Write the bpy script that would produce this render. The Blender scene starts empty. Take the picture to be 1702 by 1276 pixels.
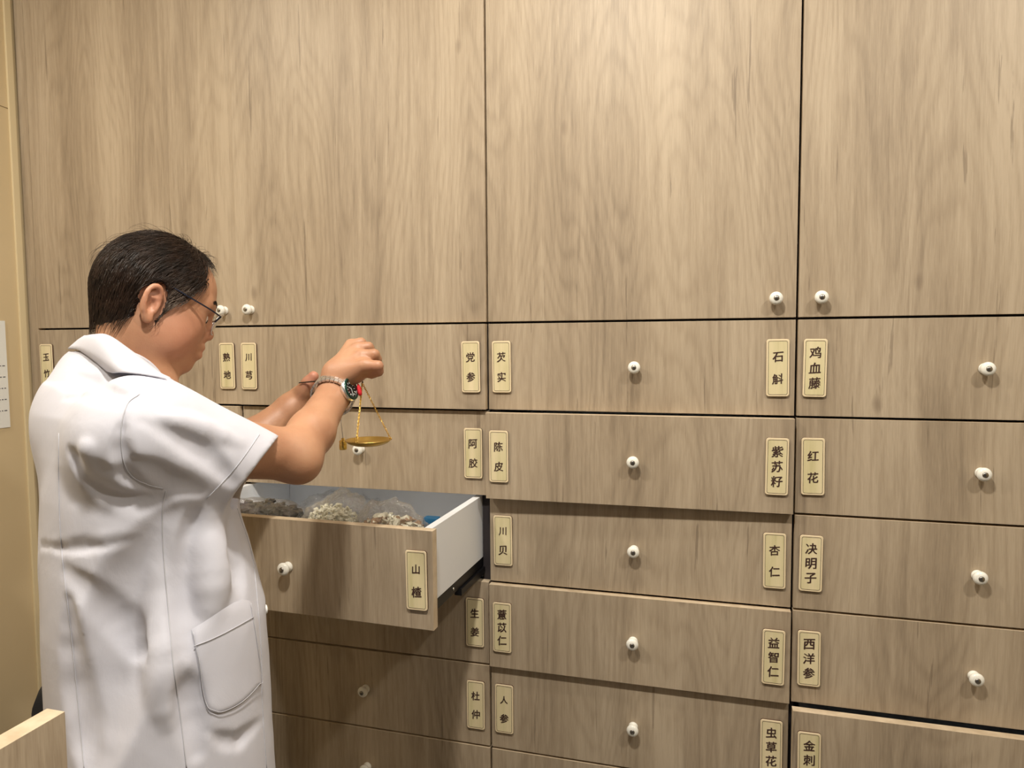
import bpy, bmesh, math, random
import numpy as np
from mathutils import Vector, Matrix, noise
from mathutils.bvhtree import BVHTree
random.seed(7); np.random.seed(7)
S = bpy.context.scene
COL = S.collection
R = math.radians

# ------------------------------------------------------------------ camera
F_PX = 1139.3
CAM = Vector((0.4315, -1.3652, 1.5118)); YAW, PITCH, ROLL = 0.2707, -0.0625, -0.0068
cF = Vector((-math.sin(YAW)*math.cos(PITCH), math.cos(YAW)*math.cos(PITCH), math.sin(PITCH)))
_r = Vector((math.cos(YAW), math.sin(YAW), 0)); _u = _r.cross(cF)
cR = _r*math.cos(ROLL) + _u*math.sin(ROLL); cU = _u*math.cos(ROLL) - _r*math.sin(ROLL)
cam = bpy.data.cameras.new('camera'); camo = bpy.data.objects.new('camera', cam); COL.objects.link(camo)
m = Matrix((cR, cU, -cF)).transposed().to_4x4(); m.translation = CAM
camo.matrix_world = m
cam.sensor_fit = 'HORIZONTAL'; cam.sensor_width = 36; cam.lens = F_PX/1702*36; cam.clip_start = 0.02
S.camera = camo
S.cycles.transparent_max_bounces = 32

def at(px, py, d):
    """point seen at photo pixel (px,py), d metres in front of the camera"""
    return CAM + (cF + cR*((px-851)/F_PX) + cU*((638-py)/F_PX))*d

# ------------------------------------------------------------------ world, lights, exposure
w = bpy.data.worlds.new('world'); S.world = w; w.use_nodes = True
w.node_tree.nodes['Background'].inputs[0].default_value = (0.90, 0.94, 1.0, 1)
w.node_tree.nodes['Background'].inputs[1].default_value = 0.075
S.view_settings.view_transform = 'Standard'; S.view_settings.look = 'None'
S.view_settings.exposure = 0.0; S.view_settings.gamma = 1.0; S.view_settings.use_curve_mapping = False
CEIL = 2.72
def downlight(x, y, power, size=0.13, col=(1, 0.94, 0.84)):
    l = bpy.data.lights.new('downlight', 'AREA'); l.shape = 'DISK'; l.size = size; l.energy = power; l.color = col
    o = bpy.data.objects.new('downlight_lamp', l); COL.objects.link(o); o.location = (x, y, CEIL-0.012)
    return o
LIGHTS = [(-0.98, -1.10, 16), (0.20, -1.10, 28), (1.38, -1.10, 17), (-0.35, -2.5, 1.5), (1.2, -2.5, 1.5), (0.25, -0.46, 5.5), (1.15, -0.46, 2.0)]
for a in LIGHTS: downlight(*a)

# ------------------------------------------------------------------ helpers
def tag(o, label=None, cat=None, group=None, kind=None):
    if label: o['label'] = label
    if cat: o['category'] = cat
    if group: o['group'] = group
    if kind: o['kind'] = kind
    return o
def empty(name, loc, rz=0.0):
    o = bpy.data.objects.new(name, None); COL.objects.link(o); o.location = loc; o.rotation_euler = (0, 0, rz)
    o.empty_display_size = 0.05
    return o
def link(name, me, mats, parent=None, smooth=False):
    o = bpy.data.objects.new(name, me); COL.objects.link(o)
    for mm in (mats if isinstance(mats, (list, tuple)) else [mats]):
        if len(me.materials) < (len(mats) if isinstance(mats, (list, tuple)) else 1): me.materials.append(mm)
    if parent is not None:
        o.parent = parent
    if smooth: me.polygons.foreach_set('use_smooth', [True]*len(me.polygons))
    return o
def from_bm(name, bm, mats, parent=None, smooth=False):
    me = bpy.data.meshes.new(name); bm.normal_update(); bm.to_mesh(me); bm.free()
    return link(name, me, mats, parent, smooth)
def world_obj(name, bm, mats, parent=None, smooth=False):
    """bm is in world coordinates; bring it to the parent's frame (parents have location/rz only)"""
    if parent is not None:
        M = Matrix.Identity(4); p = parent; ch = []
        while p is not None: ch.append(p); p = p.parent
        for q in reversed(ch): M = M @ Matrix.LocRotScale(q.location, q.rotation_euler, q.scale)
        bmesh.ops.transform(bm, matrix=M.inverted(), verts=bm.verts)
    return from_bm(name, bm, mats, parent, smooth)
def box(bm, lo, hi, bevel=0.0, mi=0):
    r = bmesh.ops.create_cube(bm, size=1.0)
    vs = r['verts']
    for v in vs:
        for i in range(3): v.co[i] = lo[i] + (v.co[i]+0.5)*(hi[i]-lo[i])
    es = list({e for v in vs for e in v.link_edges})
    fs = list({f for v in vs for f in v.link_faces})
    for f in fs: f.material_index = mi
    if bevel > 0:
        bmesh.ops.bevel(bm, geom=es, offset=bevel, segments=2, profile=0.7, affect='EDGES')
    return bm
def lathe(bm, prof, M=Matrix.Identity(4), n=24, mi=0):
    rings = []
    for r_, z in prof:
        if r_ < 1e-6: rings.append([bm.verts.new(M @ Vector((0, 0, z)))])
        else: rings.append([bm.verts.new(M @ Vector((r_*math.cos(2*math.pi*k/n), r_*math.sin(2*math.pi*k/n), z))) for k in range(n)])
    for a, b in zip(rings, rings[1:]):
        for k in range(n):
            k2 = (k+1) % n
            if len(a) == 1 and len(b) == 1: continue
            if len(a) == 1: f = bm.faces.new((a[0], b[k], b[k2]))
            elif len(b) == 1: f = bm.faces.new((a[k], b[0], a[k2]))
            else: f = bm.faces.new((a[k], b[k], b[k2], a[k2]))
            f.material_index = mi; f.smooth = True
    return bm
def tube(bm, pts, r, n=8, closed=False, mi=0, flat=1.0, up=None):
    pts = [Vector(p) for p in pts]; N = len(pts)
    rr = r if isinstance(r, (list, tuple)) else [r]*N
    prev = Vector(up) if up is not None else None; rings = []
    for i, p in enumerate(pts):
        t = (pts[(i+1) % N]-pts[i-1]) if closed else (pts[min(i+1, N-1)]-pts[max(i-1, 0)])
        t.normalize()
        if prev is None: prev = t.orthogonal()
        a = (prev - t*prev.dot(t))
        a = a.normalized() if a.length > 1e-6 else t.orthogonal().normalized()
        prev = a; b = t.cross(a)
        rings.append([bm.verts.new(p + a*(rr[i]*flat*math.cos(2*math.pi*k/n)) + b*(rr[i]*math.sin(2*math.pi*k/n))) for k in range(n)])
    for i in range(N if closed else N-1):
        A, B = rings[i], rings[(i+1) % N]
        for k in range(n):
            f = bm.faces.new((A[k], A[(k+1) % n], B[(k+1) % n], B[k])); f.material_index = mi; f.smooth = True
    if not closed:
        f = bm.faces.new(list(reversed(rings[0]))); f.material_index = mi
        f = bm.faces.new(rings[-1]); f.material_index = mi
    return bm
def sub(pts, k=4, closed=False):
    """Catmull-Rom refinement"""
    P = [Vector(p) for p in pts]; n = len(P); out = []
    for i in range(n if closed else n-1):
        p0 = P[(i-1) % n] if closed or i > 0 else P[0]*2-P[1]
        p1, p2 = P[i], P[(i+1) % n]
        p3 = P[(i+2) % n] if closed or i+2 < n else P[-1]*2-P[-2]
        for j in range(k):
            t = j/k
            out.append(0.5*((2*p1)+(p2-p0)*t+(2*p0-5*p1+4*p2-p3)*t*t+(3*p1-p0-3*p2+p3)*t**3))
    if not closed: out.append(P[-1])
    return out

# ------------------------------------------------------------------ materials
def mat(name, col=(0.5, 0.5, 0.5), rough=0.5, metal=0.0, **kw):
    m = bpy.data.materials.new(name); m.use_nodes = True
    b = m.node_tree.nodes['Principled BSDF']
    b.inputs['Base Color'].default_value = (*col, 1); b.inputs['Roughness'].default_value = rough; b.inputs['Metallic'].default_value = metal
    for k, v in kw.items(): b.inputs[k].default_value = v
    return m
class NT:
    def __init__(s, m): s.m = m; s.t = m.node_tree; s.b = s.t.nodes['Principled BSDF']
    def n(s, typ, **kw):
        nd = s.t.nodes.new(typ)
        for k, v in kw.items():
            if k == 'inp':
                for a, b in v.items():
                    if hasattr(b, 'is_output') : s.t.links.new(b, nd.inputs[a])
                    else: nd.inputs[a].default_value = b
            else: setattr(nd, k, v)
        return nd
    def l(s, a, b): s.t.links.new(a, b)
    def ramp(s, fac, stops):
        nd = s.n('ShaderNodeValToRGB'); s.l(fac, nd.inputs[0]); cr = nd.color_ramp
        while len(cr.elements) < len(stops): cr.elements.new(0.5)
        for e, (p, c) in zip(cr.elements, stops): e.position = p; e.color = (*c, 1)
        return nd.outputs[0]
    def math(s, op, a, b=None):
        nd = s.n('ShaderNodeMath', operation=op)
        for i, v in enumerate((a, b)):
            if v is None: continue
            if hasattr(v, 'is_output'): s.l(v, nd.inputs[i])
            else: nd.inputs[i].default_value = v
        return nd.outputs[0]
    def mix(s, fac, a, b, mode='MIX'):
        nd = s.n('ShaderNodeMix', data_type='RGBA', blend_type=mode)
        for i, v in ((0, fac), (6, a), (7, b)):
            if hasattr(v, 'is_output'): s.l(v, nd.inputs[i])
            elif isinstance(v, tuple): nd.inputs[i].default_value = (*v, 1)
            else: nd.inputs[i].default_value = v
        return nd.outputs[2]
    def noise(s, vec, scale, detail=4, rough=0.55, dist=0.0):
        nd = s.n('ShaderNodeTexNoise', inp={'Scale': scale, 'Detail': detail, 'Roughness': rough, 'Distortion': dist}); s.l(vec, nd.inputs['Vector'])
        return nd.outputs['Fac']
    def mapv(s, vec, scale, loc=(0, 0, 0)):
        nd = s.n('ShaderNodeMapping', inp={'Scale': scale, 'Location': loc}); s.l(vec, nd.inputs['Vector']); return nd.outputs[0]
    def bump(s, h, strength, dist=0.01):
        nd = s.n('ShaderNodeBump', inp={'Strength': strength, 'Distance': dist}); s.l(h, nd.inputs['Height']); s.l(nd.outputs[0], s.b.inputs['Normal'])

def wood_mat(name, light, mid, dark, rough=0.45, loc=(0, 0, 0), dullness=0.0):
    m = mat(name, mid, rough); t = NT(m)
    pos = t.n('ShaderNodeNewGeometry').outputs['Position']
    p = t.mapv(pos, (1, 1, 1), loc)
    # slow bending of the grain
    wv = t.n('ShaderNodeTexNoise', inp={'Scale': 1.0, 'Detail': 2.0}); t.l(t.mapv(p, (3.0, 3.0, 1.3)), wv.inputs['Vector'])
    off = t.n('ShaderNodeVectorMath', operation='SUBTRACT'); t.l(wv.outputs['Color'], off.inputs[0]); off.inputs[1].default_value = (0.5, 0.5, 0.5)
    sc = t.n('ShaderNodeVectorMath', operation='MULTIPLY'); t.l(off.outputs[0], sc.inputs[0]); sc.inputs[1].default_value = (0.035, 0.035, 0.0)
    ad = t.n('ShaderNodeVectorMath', operation='ADD'); t.l(p, ad.inputs[0]); t.l(sc.outputs[0], ad.inputs[1])
    q = ad.outputs[0]
    broad = t.noise(t.mapv(q, (9, 9, 0.9)), 1.0, 3, 0.5)               # broad tonal bands
    streak = t.noise(t.mapv(q, (85, 85, 3.4)), 1.0, 6, 0.68)            # streaks
    fine = t.noise(t.mapv(q, (520, 520, 26)), 1.0, 3, 0.6)              # pores
    cath = t.noise(t.mapv(q, (5.5, 5.5, 0.85)), 1.0, 1.5, 0.4)          # cathedral figure
    rings = t.math('SINE', t.math('ADD', t.math('MULTIPLY', cath, 190.0), t.math('MULTIPLY', streak, 5.0)))
    rings = t.math('MULTIPLY_ADD', rings, 0.5); t.t.nodes[-1].inputs[2].default_value = 0.5
    v = t.math('ADD', t.math('MULTIPLY', broad, 0.60), t.math('MULTIPLY', streak, 0.40))
    v = t.math('ADD', v, t.math('MULTIPLY', t.math('POWER', rings, 2.5), -0.058))
    v = t.math('ADD', v, t.math('MULTIPLY', fine, 0.26))
    c = t.ramp(v, [(0.40, dark), (0.585, mid), (0.76, light)])
    # hue drift: pinker and greener patches
    hue = t.noise(t.mapv(q, (7, 7, 1.4), (4, 2, 9)), 1.0, 2, 0.5)
    c = t.mix(t.math('MULTIPLY', hue, 0.5), c, (mid[0]*1.0, mid[1]*0.97, mid[2]*0.90), 'MIX')
    # thin dark cracks and knots
    cr = t.noise(t.mapv(q, (95, 95, 3.2), (1, 7, 3)), 1.0, 5, 0.6)
    crk = t.ramp(cr, [(0.66, (0, 0, 0)), (0.685, (1, 1, 1))])
    c = t.mix(t.math('MULTIPLY', crk, 0.42), c, (dark[0]*0.5, dark[1]*0.45, dark[2]*0.42))
    vo = t.n('ShaderNodeTexVoronoi', feature='F1', inp={'Scale': 1.0, 'Randomness': 1.0}); t.l(t.mapv(q, (7.0, 7.0, 3.2), (3.3, 1, 0.2)), vo.inputs['Vector'])
    kn = t.ramp(vo.outputs['Distance'], [(0.02, (1, 1, 1)), (0.075, (0, 0, 0))])
    c = t.mix(t.math('MULTIPLY', kn, 0.55), c, (dark[0]*0.5, dark[1]*0.42, dark[2]*0.4))
    t.l(c, t.b.inputs['Base Color'])
    t.bump(t.math('ADD', streak, fine), 0.12, 0.002)
    t.b.inputs['Specular IOR Level'].default_value = 0.35
    return m
WL, WM, WD = (0.53, 0.435, 0.318), (0.385, 0.305, 0.216), (0.215, 0.165, 0.115)
M_WOOD = wood_mat('taupe_oak_laminate', WL, WM, WD)
M_WOOD2 = wood_mat('taupe_oak_laminate_desk', WL, WM, WD, loc=(5, 3, 1))
M_EDGE = mat('pale_edge_banding', (0.58, 0.44, 0.28), 0.5)
def edge_nodes():
    t = NT(M_EDGE); pos = t.n('ShaderNodeNewGeometry').outputs['Position']
    c = t.ramp(t.noise(t.mapv(pos, (12, 12, 12)), 3.0, 4), [(0.35, (0.50, 0.39, 0.26)), (0.65, (0.64, 0.52, 0.37))]); t.l(c, t.b.inputs['Base Color'])
edge_nodes()
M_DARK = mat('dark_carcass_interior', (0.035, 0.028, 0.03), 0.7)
def wall_nodes(m, a, b):
    t = NT(m); pos = t.n('ShaderNodeNewGeometry').outputs['Position']
    c = t.ramp(t.noise(pos, 2.2, 3), [(0.3, a), (0.7, b)]); t.l(c, t.b.inputs['Base Color'])
    t.bump(t.noise(pos, 180, 3), 0.06, 0.002); return m
M_WALL = wall_nodes(mat('cream_painted_wall', rough=0.75), (0.60, 0.47, 0.275), (0.66, 0.525, 0.32))
M_CEIL = wall_nodes(mat('white_ceiling_paint', rough=0.9), (0.60, 0.57, 0.52), (0.64, 0.61, 0.56))
M_CAULK = mat('cream_corner_sealant', (0.70, 0.58, 0.36), 0.6)
def floor_nodes():
    m = mat('grey_floor_tile', rough=0.35); t = NT(m); pos = t.n('ShaderNodeNewGeometry').outputs['Position']
    c = t.ramp(t.noise(pos, 3.0, 5), [(0.3, (0.12, 0.11, 0.10)), (0.7, (0.15, 0.14, 0.125))]); t.l(c, t.b.inputs['Base Color']); return m
M_FLOOR = floor_nodes()
M_PLATE = mat('bamboo_name_plate', (0.72, 0.62, 0.38), 0.45)
def plate_nodes():
    t = NT(M_PLATE); pos = t.n('ShaderNodeNewGeometry').outputs['Position']
    v = t.math('ADD', t.math('MULTIPLY', t.noise(t.mapv(pos, (60, 60, 4)), 1.0, 3), 0.7), t.math('MULTIPLY', t.noise(t.mapv(pos, (11, 11, 5), (2, 3, 1)), 1.0, 2), 0.4))
    c = t.ramp(v, [(0.35, (0.56, 0.49, 0.25)), (0.52, (0.70, 0.61, 0.36)), (0.72, (0.80, 0.68, 0.44))]); t.l(c, t.b.inputs['Base Color'])
plate_nodes()
M_PRIM = mat('pale_plate_rim', (0.80, 0.66, 0.43), 0.5)
M_BURN = mat('burnt_engraving', (0.045, 0.018, 0.012), 0.8)
M_PEDGE = mat('charred_plate_edge', (0.10, 0.055, 0.03), 0.8)
M_CERAM = mat('white_ceramic', (0.86, 0.84, 0.76), 0.12)
M_SCREW = mat('brushed_nickel_screw', (0.35, 0.33, 0.30), 0.3, 1.0)
M_MELA = mat('white_melamine', (0.80, 0.82, 0.85), 0.4)
M_RAIL = mat('black_slide_rail', (0.012, 0.012, 0.014), 0.35, 0.6)
M_STEEL = mat('polished_steel', (0.85, 0.84, 0.81), 0.30, 1.0)
M_STEEL2 = mat('brushed_steel', (0.70, 0.69, 0.67), 0.40, 1.0)
M_BRASS = mat('yellow_brass', (0.86, 0.60, 0.16), 0.22, 1.0)
M_BRASS2 = mat('aged_brass', (0.62, 0.42, 0.12), 0.35, 1.0)
M_BEAM = mat('dark_ebony_rod', (0.03, 0.02, 0.015), 0.35)
M_RED = mat('red_tassel', (0.62, 0.01, 0.02), 0.7)
M_STRING = mat('white_cotton_string', (0.8, 0.78, 0.74), 0.8)
M_BLACK = mat('black_fabric', (0.016, 0.016, 0.018), 0.85)
M_BLACKP = mat('black_plastic', (0.02, 0.02, 0.022), 0.4)
M_PAPER = mat('white_paper', (0.80, 0.80, 0.76), 0.8)
M_INK = mat('grey_ink', (0.12, 0.12, 0.13), 0.8)
M_GFRAME = mat('dark_spectacle_metal', (0.03, 0.035, 0.06), 0.25, 0.8)
M_GREEN = mat('green_watch_bezel', (0.012, 0.055, 0.04), 0.25, 0.4)
M_DIAL = mat('black_watch_dial', (0.01, 0.012, 0.012), 0.25)
M_LUME = mat('white_lume', (0.85, 0.87, 0.85), 0.4)
M_TROU = mat('dark_trousers', (0.03, 0.032, 0.045), 0.9)
M_SHOE = mat('black_leather', (0.015, 0.013, 0.012), 0.35)
M_EYE = mat('eye_white', (0.75, 0.7, 0.66), 0.2)
M_IRIS = mat('dark_iris', (0.03, 0.015, 0.01), 0.15)
M_BLUE = mat('blue_plastic_film', (0.02, 0.12, 0.25), 0.3)

def skin_mat():
    m = mat('warm_skin', (0.62, 0.36, 0.24), 0.48); t = NT(m)
    pos = t.n('ShaderNodeNewGeometry').outputs['Position']
    c = t.ramp(t.noise(pos, 14, 4), [(0.3, (0.39, 0.19, 0.105)), (0.55, (0.47, 0.245, 0.14)), (0.75, (0.52, 0.29, 0.17))])
    sp = t.ramp(t.noise(pos, 190, 2), [(0.70, (0, 0, 0)), (0.80, (1, 1, 1))])
    c = t.mix(t.math('MULTIPLY', sp, 0.25), c, (0.36, 0.17, 0.10))
    at_ = t.n('ShaderNodeVertexColor', layer_name='blush')
    c = t.mix(at_.outputs['Color'], c, (0.62, 0.22, 0.17)); t.l(c, t.b.inputs['Base Color'])
    t.b.inputs['Subsurface Weight'].default_value = 0.12; t.b.inputs['Subsurface Radius'].default_value = (0.012, 0.005, 0.003); t.b.inputs['Subsurface Scale'].default_value = 0.6
    t.bump(t.noise(pos, 260, 3, 0.6), 0.18, 0.0015); return m
M_SKIN = skin_mat()
M_NAIL = mat('finger_nail', (0.74, 0.46, 0.38), 0.3)
M_LIP = mat('lip', (0.42, 0.16, 0.13), 0.4)
def coat_mat():
    m = mat('white_polycotton', (0.575, 0.575, 0.64), 0.8); t = NT(m)
    pos = t.n('ShaderNodeNewGeometry').outputs['Position']
    wv = t.noise(pos, 900, 2)
    cr = t.noise(t.mapv(pos, (1, 1, 0.55)), 17, 5, 0.55, 0.6)
    t.bump(t.math('ADD', t.math('MULTIPLY', cr, 1.0), t.math('MULTIPLY', wv, 0.03)), 0.09, 0.02)
    t.b.inputs['Sheen Weight'].default_value = 0.1; return m
M_COAT = coat_mat()
M_SEAM = mat('white_seam_thread', (0.50, 0.50, 0.54), 0.9)
M_BUTTON = mat('white_button', (0.85, 0.85, 0.84), 0.3)
def hair_mat(name, c1, c2):
    m = mat(name, c1, 0.42); t = NT(m); pos = t.n('ShaderNodeNewGeometry').outputs['Position']
    t.l(t.ramp(t.noise(pos, 60, 3), [(0.35, c1), (0.7, c2)]), t.b.inputs['Base Color']); t.b.inputs['Specular IOR Level'].default_value = 0.35; return m
M_HAIR = hair_mat('dark_hair', (0.014, 0.008, 0.005), (0.038, 0.020, 0.012))
M_GREY = hair_mat('greying_hair', (0.08, 0.055, 0.042), (0.17, 0.13, 0.10))
def bag_mat(nm='clear_plastic_bag', milk=0.02):
    m = bpy.data.materials.new(nm); m.use_nodes = True; t = m.node_tree; t.nodes.clear()
    o = t.nodes.new('ShaderNodeOutputMaterial'); tr = t.nodes.new('ShaderNodeBsdfTransparent'); tr.inputs[0].default_value = (0.975, 0.975, 0.975, 1)
    g = t.nodes.new('ShaderNodeBsdfGlossy'); g.inputs['Roughness'].default_value = 0.10
    d = t.nodes.new('ShaderNodeBsdfTranslucent'); d.inputs[0].default_value = (0.8, 0.8, 0.8, 1)
    fr = t.nodes.new('ShaderNodeLayerWeight'); fr.inputs[0].default_value = 0.5
    geo = t.nodes.new('ShaderNodeNewGeometry')
    nz = t.nodes.new('ShaderNodeTexNoise'); nz.inputs['Scale'].default_value = 95; nz.inputs['Detail'].default_value = 3; nz.inputs['Distortion'].default_value = 1.2
    t.links.new(geo.outputs['Position'], nz.inputs['Vector'])
    bp = t.nodes.new('ShaderNodeBump'); bp.inputs['Strength'].default_value = 0.8; bp.inputs['Distance'].default_value = 0.01
    t.links.new(nz.outputs['Fac'], bp.inputs['Height']); t.links.new(bp.outputs[0], g.inputs['Normal']); t.links.new(bp.outputs[0], fr.inputs['Normal'])
    m1 = t.nodes.new('ShaderNodeMixShader'); m1.inputs[0].default_value = milk; t.links.new(tr.outputs[0], m1.inputs[1]); t.links.new(d.outputs[0], m1.inputs[2])
    ad = t.nodes.new('ShaderNodeMath'); ad.operation = 'MULTIPLY_ADD'; ad.inputs[1].default_value = 0.45; ad.inputs[2].default_value = 0.12; pw = t.nodes.new('ShaderNodeMath'); pw.operation = 'POWER'; pw.inputs[1].default_value = 3.0; t.links.new(fr.outputs['Facing'], pw.inputs[0]); t.links.new(pw.outputs[0], ad.inputs[0])
    m2 = t.nodes.new('ShaderNodeMixShader'); t.links.new(ad.outputs[0], m2.inputs[0]); t.links.new(m1.outputs[0], m2.inputs[1]); t.links.new(g.outputs[0], m2.inputs[2])
    t.links.new(m2.outputs[0], o.inputs[0]); return m
M_BAG = bag_mat(); M_BAGM = bag_mat('milky_plastic_bag', 0.12)
def lens_mat():
    m = bpy.data.materials.new('spectacle_lens'); m.use_nodes = True; t = m.node_tree; t.nodes.clear()
    o = t.nodes.new('ShaderNodeOutputMaterial'); tr = t.nodes.new('ShaderNodeBsdfTransparent'); tr.inputs[0].default_value = (0.95, 0.96, 0.95, 1)
    g = t.nodes.new('ShaderNodeBsdfGlossy'); g.inputs['Roughness'].default_value = 0.03
    fr = t.nodes.new('ShaderNodeLayerWeight'); fr.inputs[0].default_value = 0.15
    mx = t.nodes.new('ShaderNodeMixShader'); t.links.new(fr.outputs[0], mx.inputs[0]); t.links.new(tr.outputs[0], mx.inputs[1]); t.links.new(g.outputs[0], mx.inputs[2])
    t.links.new(mx.outputs[0], o.inputs[0]); return m
M_LENS = lens_mat()
M_HERB1 = mat('dark_dried_slices', (0.020, 0.017, 0.014), 0.6)
M_HERB1B = mat('olive_dried_slices', (0.05, 0.042, 0.03), 0.6)
M_HERB2 = mat('cream_dried_slices', (0.80, 0.77, 0.62), 0.75)
M_HERB3 = mat('brown_dried_slices', (0.34, 0.20, 0.11), 0.75)

# ------------------------------------------------------------------ room shell
Z0 = 1.55                      # the joint between doors and drawers
ROW = 0.1828; CW = 0.60
XL, XR = -1.232, 2.45
def structure(name, lo, hi, m):
    o = from_bm(name, box(bmesh.new(), lo, hi), m); tag(o, kind='structure'); return o
structure('floor', (XL-0.1, -3.4, -0.1), (XR+0.1, 0.62, 0.0), M_FLOOR)
structure('ceiling', (XL-0.1, -3.4, CEIL), (XR+0.1, 0.62, CEIL+0.1), M_CEIL)
structure('wall_left', (XL-0.1, -3.4, 0.0), (XL, 0.52, CEIL), M_WALL)
structure('wall_right', (XR, -3.4, 0.0), (XR+0.1, 0.52, CEIL), M_WALL)
structure('wall_back', (XL-0.1, 0.52, 0.0), (XR+0.1, 0.62, CEIL), M_WALL)
o = from_bm('trim_1', box(bmesh.new(), (XL, -0.024, 0.0), (XL+0.006, -0.008, CEIL), 0.001), M_CAULK)
tag(o, kind='structure')
cbm = bmesh.new(); tube(cbm, sub([(XL+0.0005, -0.10+0.0, 2.12), (XL+0.0005, -0.075, 2.135), (XL+0.0005, -0.055, 2.10), (XL+0.0005, -0.02, 2.095)], 5), 0.0009, 5)
# hairline crack of the plaster beside the filler strip
o = from_bm('trim_2', cbm, mat('plaster_crack', (0.30, 0.22, 0.12), 0.9)); tag(o, kind='structure')

def downlight_fixture(x, y, lab):
    r = empty('downlight', (x, y, CEIL)); tag(r, lab, 'ceiling light', 'recessed ceiling downlights')
    b = bmesh.new(); lathe(b, [(0.066, -0.001), (0.085, -0.001), (0.087, -0.006), (0.075, -0.009), (0.068, -0.006), (0.066, -0.001)], n=32); from_bm('trim_ring', b, mat('white_metal', (0.8, 0.8, 0.78), 0.4), r, True)
for i, (x, y, p) in enumerate(LIGHTS):
    downlight_fixture(x, y, ['round recessed downlight in ceiling over the man', 'round recessed downlight in ceiling before the middle drawers', 'round recessed downlight in ceiling before the right drawers', 'round recessed downlight farther from cabinet, left one', 'round recessed downlight farther from cabinet, right one', 'round recessed downlight close to the middle tall door', 'round recessed downlight close to the right tall door'][i])

# ------------------------------------------------------------------ lettering
GL = {}
def glyph(ch):
    if ch in GL: return GL[ch]
    cu = bpy.data.curves.new('glyph', 'FONT'); cu.body = ch; cu.size = 1.0; cu.align_x = 'CENTER'; cu.align_y = 'CENTER'; cu.resolution_u = 3
    ob = bpy.data.objects.new('glyph', cu); COL.objects.link(ob)
    bpy.context.view_layer.update()
    dg = bpy.context.evaluated_depsgraph_get()
    me = bpy.data.meshes.new_from_object(ob.evaluated_get(dg))
    bpy.data.objects.remove(ob); bpy.data.curves.remove(cu)
    co = np.array([v.co[:] for v in me.vertices]); tri = [tuple(p.vertices) for p in me.polygons]
    bpy.data.meshes.remove(me)
    lo, hi = co.min(0), co.max(0); c = (lo+hi)/2; s = 1.0/max(max(hi-lo), 0.001)
    ts = 'jiong' and 1.0
    co = (co-c)*min(s, 1.3)
    co[:, 1] += co[:, 0]*0.09                       # rising strokes of brush writing
    co[:, 0] += co[:, 1]*0.03; co[:, 0] *= 0.95
    GL[ch] = (co, tri); return GL[ch]
def char_mesh(ch, size):
    """flat lettering in XZ plane facing -Y, 0.3 mm thick"""
    co, tri = glyph(ch); n = len(co)
    rnd = np.array([[noise.noise((a*6, b*6, 1.7)), noise.noise((a*6, b*6, 8.1))] for a, b, _ in co])*0.02
    base = [((a+rx)*size, (b+rz)*size) for (a, b, _), (rx, rz) in zip(co, rnd)]
    nib = [(-0.020, 0.012), (-0.010, 0.006), (0, 0), (0.010, -0.006), (0.020, -0.012)]      # a broad nib held aslant
    pts = [(x+dx*size, 0.00001*j, z+dz*size) for j, (dx, dz) in enumerate(nib) for x, z in base]
    tri = [tuple(i+j*n for i in t_) for j in range(len(nib)) for t_ in tri]
    me = bpy.data.meshes.new('character')
    bm = bmesh.new(); vs = [bm.verts.new(p) for p in pts]; fs = []
    for t_ in tri:
        try: fs.append(bm.faces.new([vs[i] for i in t_]))
        except ValueError: pass
    r = bmesh.ops.extrude_face_region(bm, geom=fs)
    for v in r['geom']:
        if isinstance(v, bmesh.types.BMVert): v.co.y -= 0.0004
    bm.to_mesh(me); bm.free(); return me
def rrect(w_, h_, r_, n=6):
    out = []
    for cx, cz, a0 in ((w_/2-r_, h_/2-r_, 0), (-w_/2+r_, h_/2-r_, 90), (-w_/2+r_, -h_/2+r_, 180), (w_/2-r_, -h_/2+r_, 270)):
        for k in range(n+1):
            a = R(a0+90*k/n); out.append((cx+r_*math.cos(a), cz+r_*math.sin(a)))
    return out
PWI, PHE, PT = 0.0405, 0.1068, 0.0045
def plate_mesh():
    bm = bmesh.new(); n = None
    def ring(w_, h_, r_, y): return [bm.verts.new((x, y, z)) for x, z in rrect(w_, h_, r_)]
    a = ring(PWI, PHE, 0.005, 0.0); b = ring(PWI, PHE, 0.005, -PT+0.0007); c = ring(PWI-0.0014, PHE-0.0014, 0.0045, -PT)
    d = ring(PWI-0.006, PHE-0.006, 0.0035, -PT)
    def br(p, q, mi):
        L = len(p)
        for i in range(L):
            f = bm.faces.new((p[i], p[(i+1) % L], q[(i+1) % L], q[i])); f.material_index = mi
    br(a, b, 2); br(b, c, 1); br(c, d, 1)
    f = bm.faces.new(d); f.material_index = 0
    f = bm.faces.new(list(reversed(a))); f.material_index = 2
    bmesh.ops.recalc_face_normals(bm, faces=bm.faces)
    me = bpy.data.meshes.new('name_plate'); bm.to_mesh(me); bm.free()
    for q in (M_PLATE, M_PRIM, M_PEDGE): me.materials.append(q)
    return me
ME_PLATE = plate_mesh()
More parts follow.
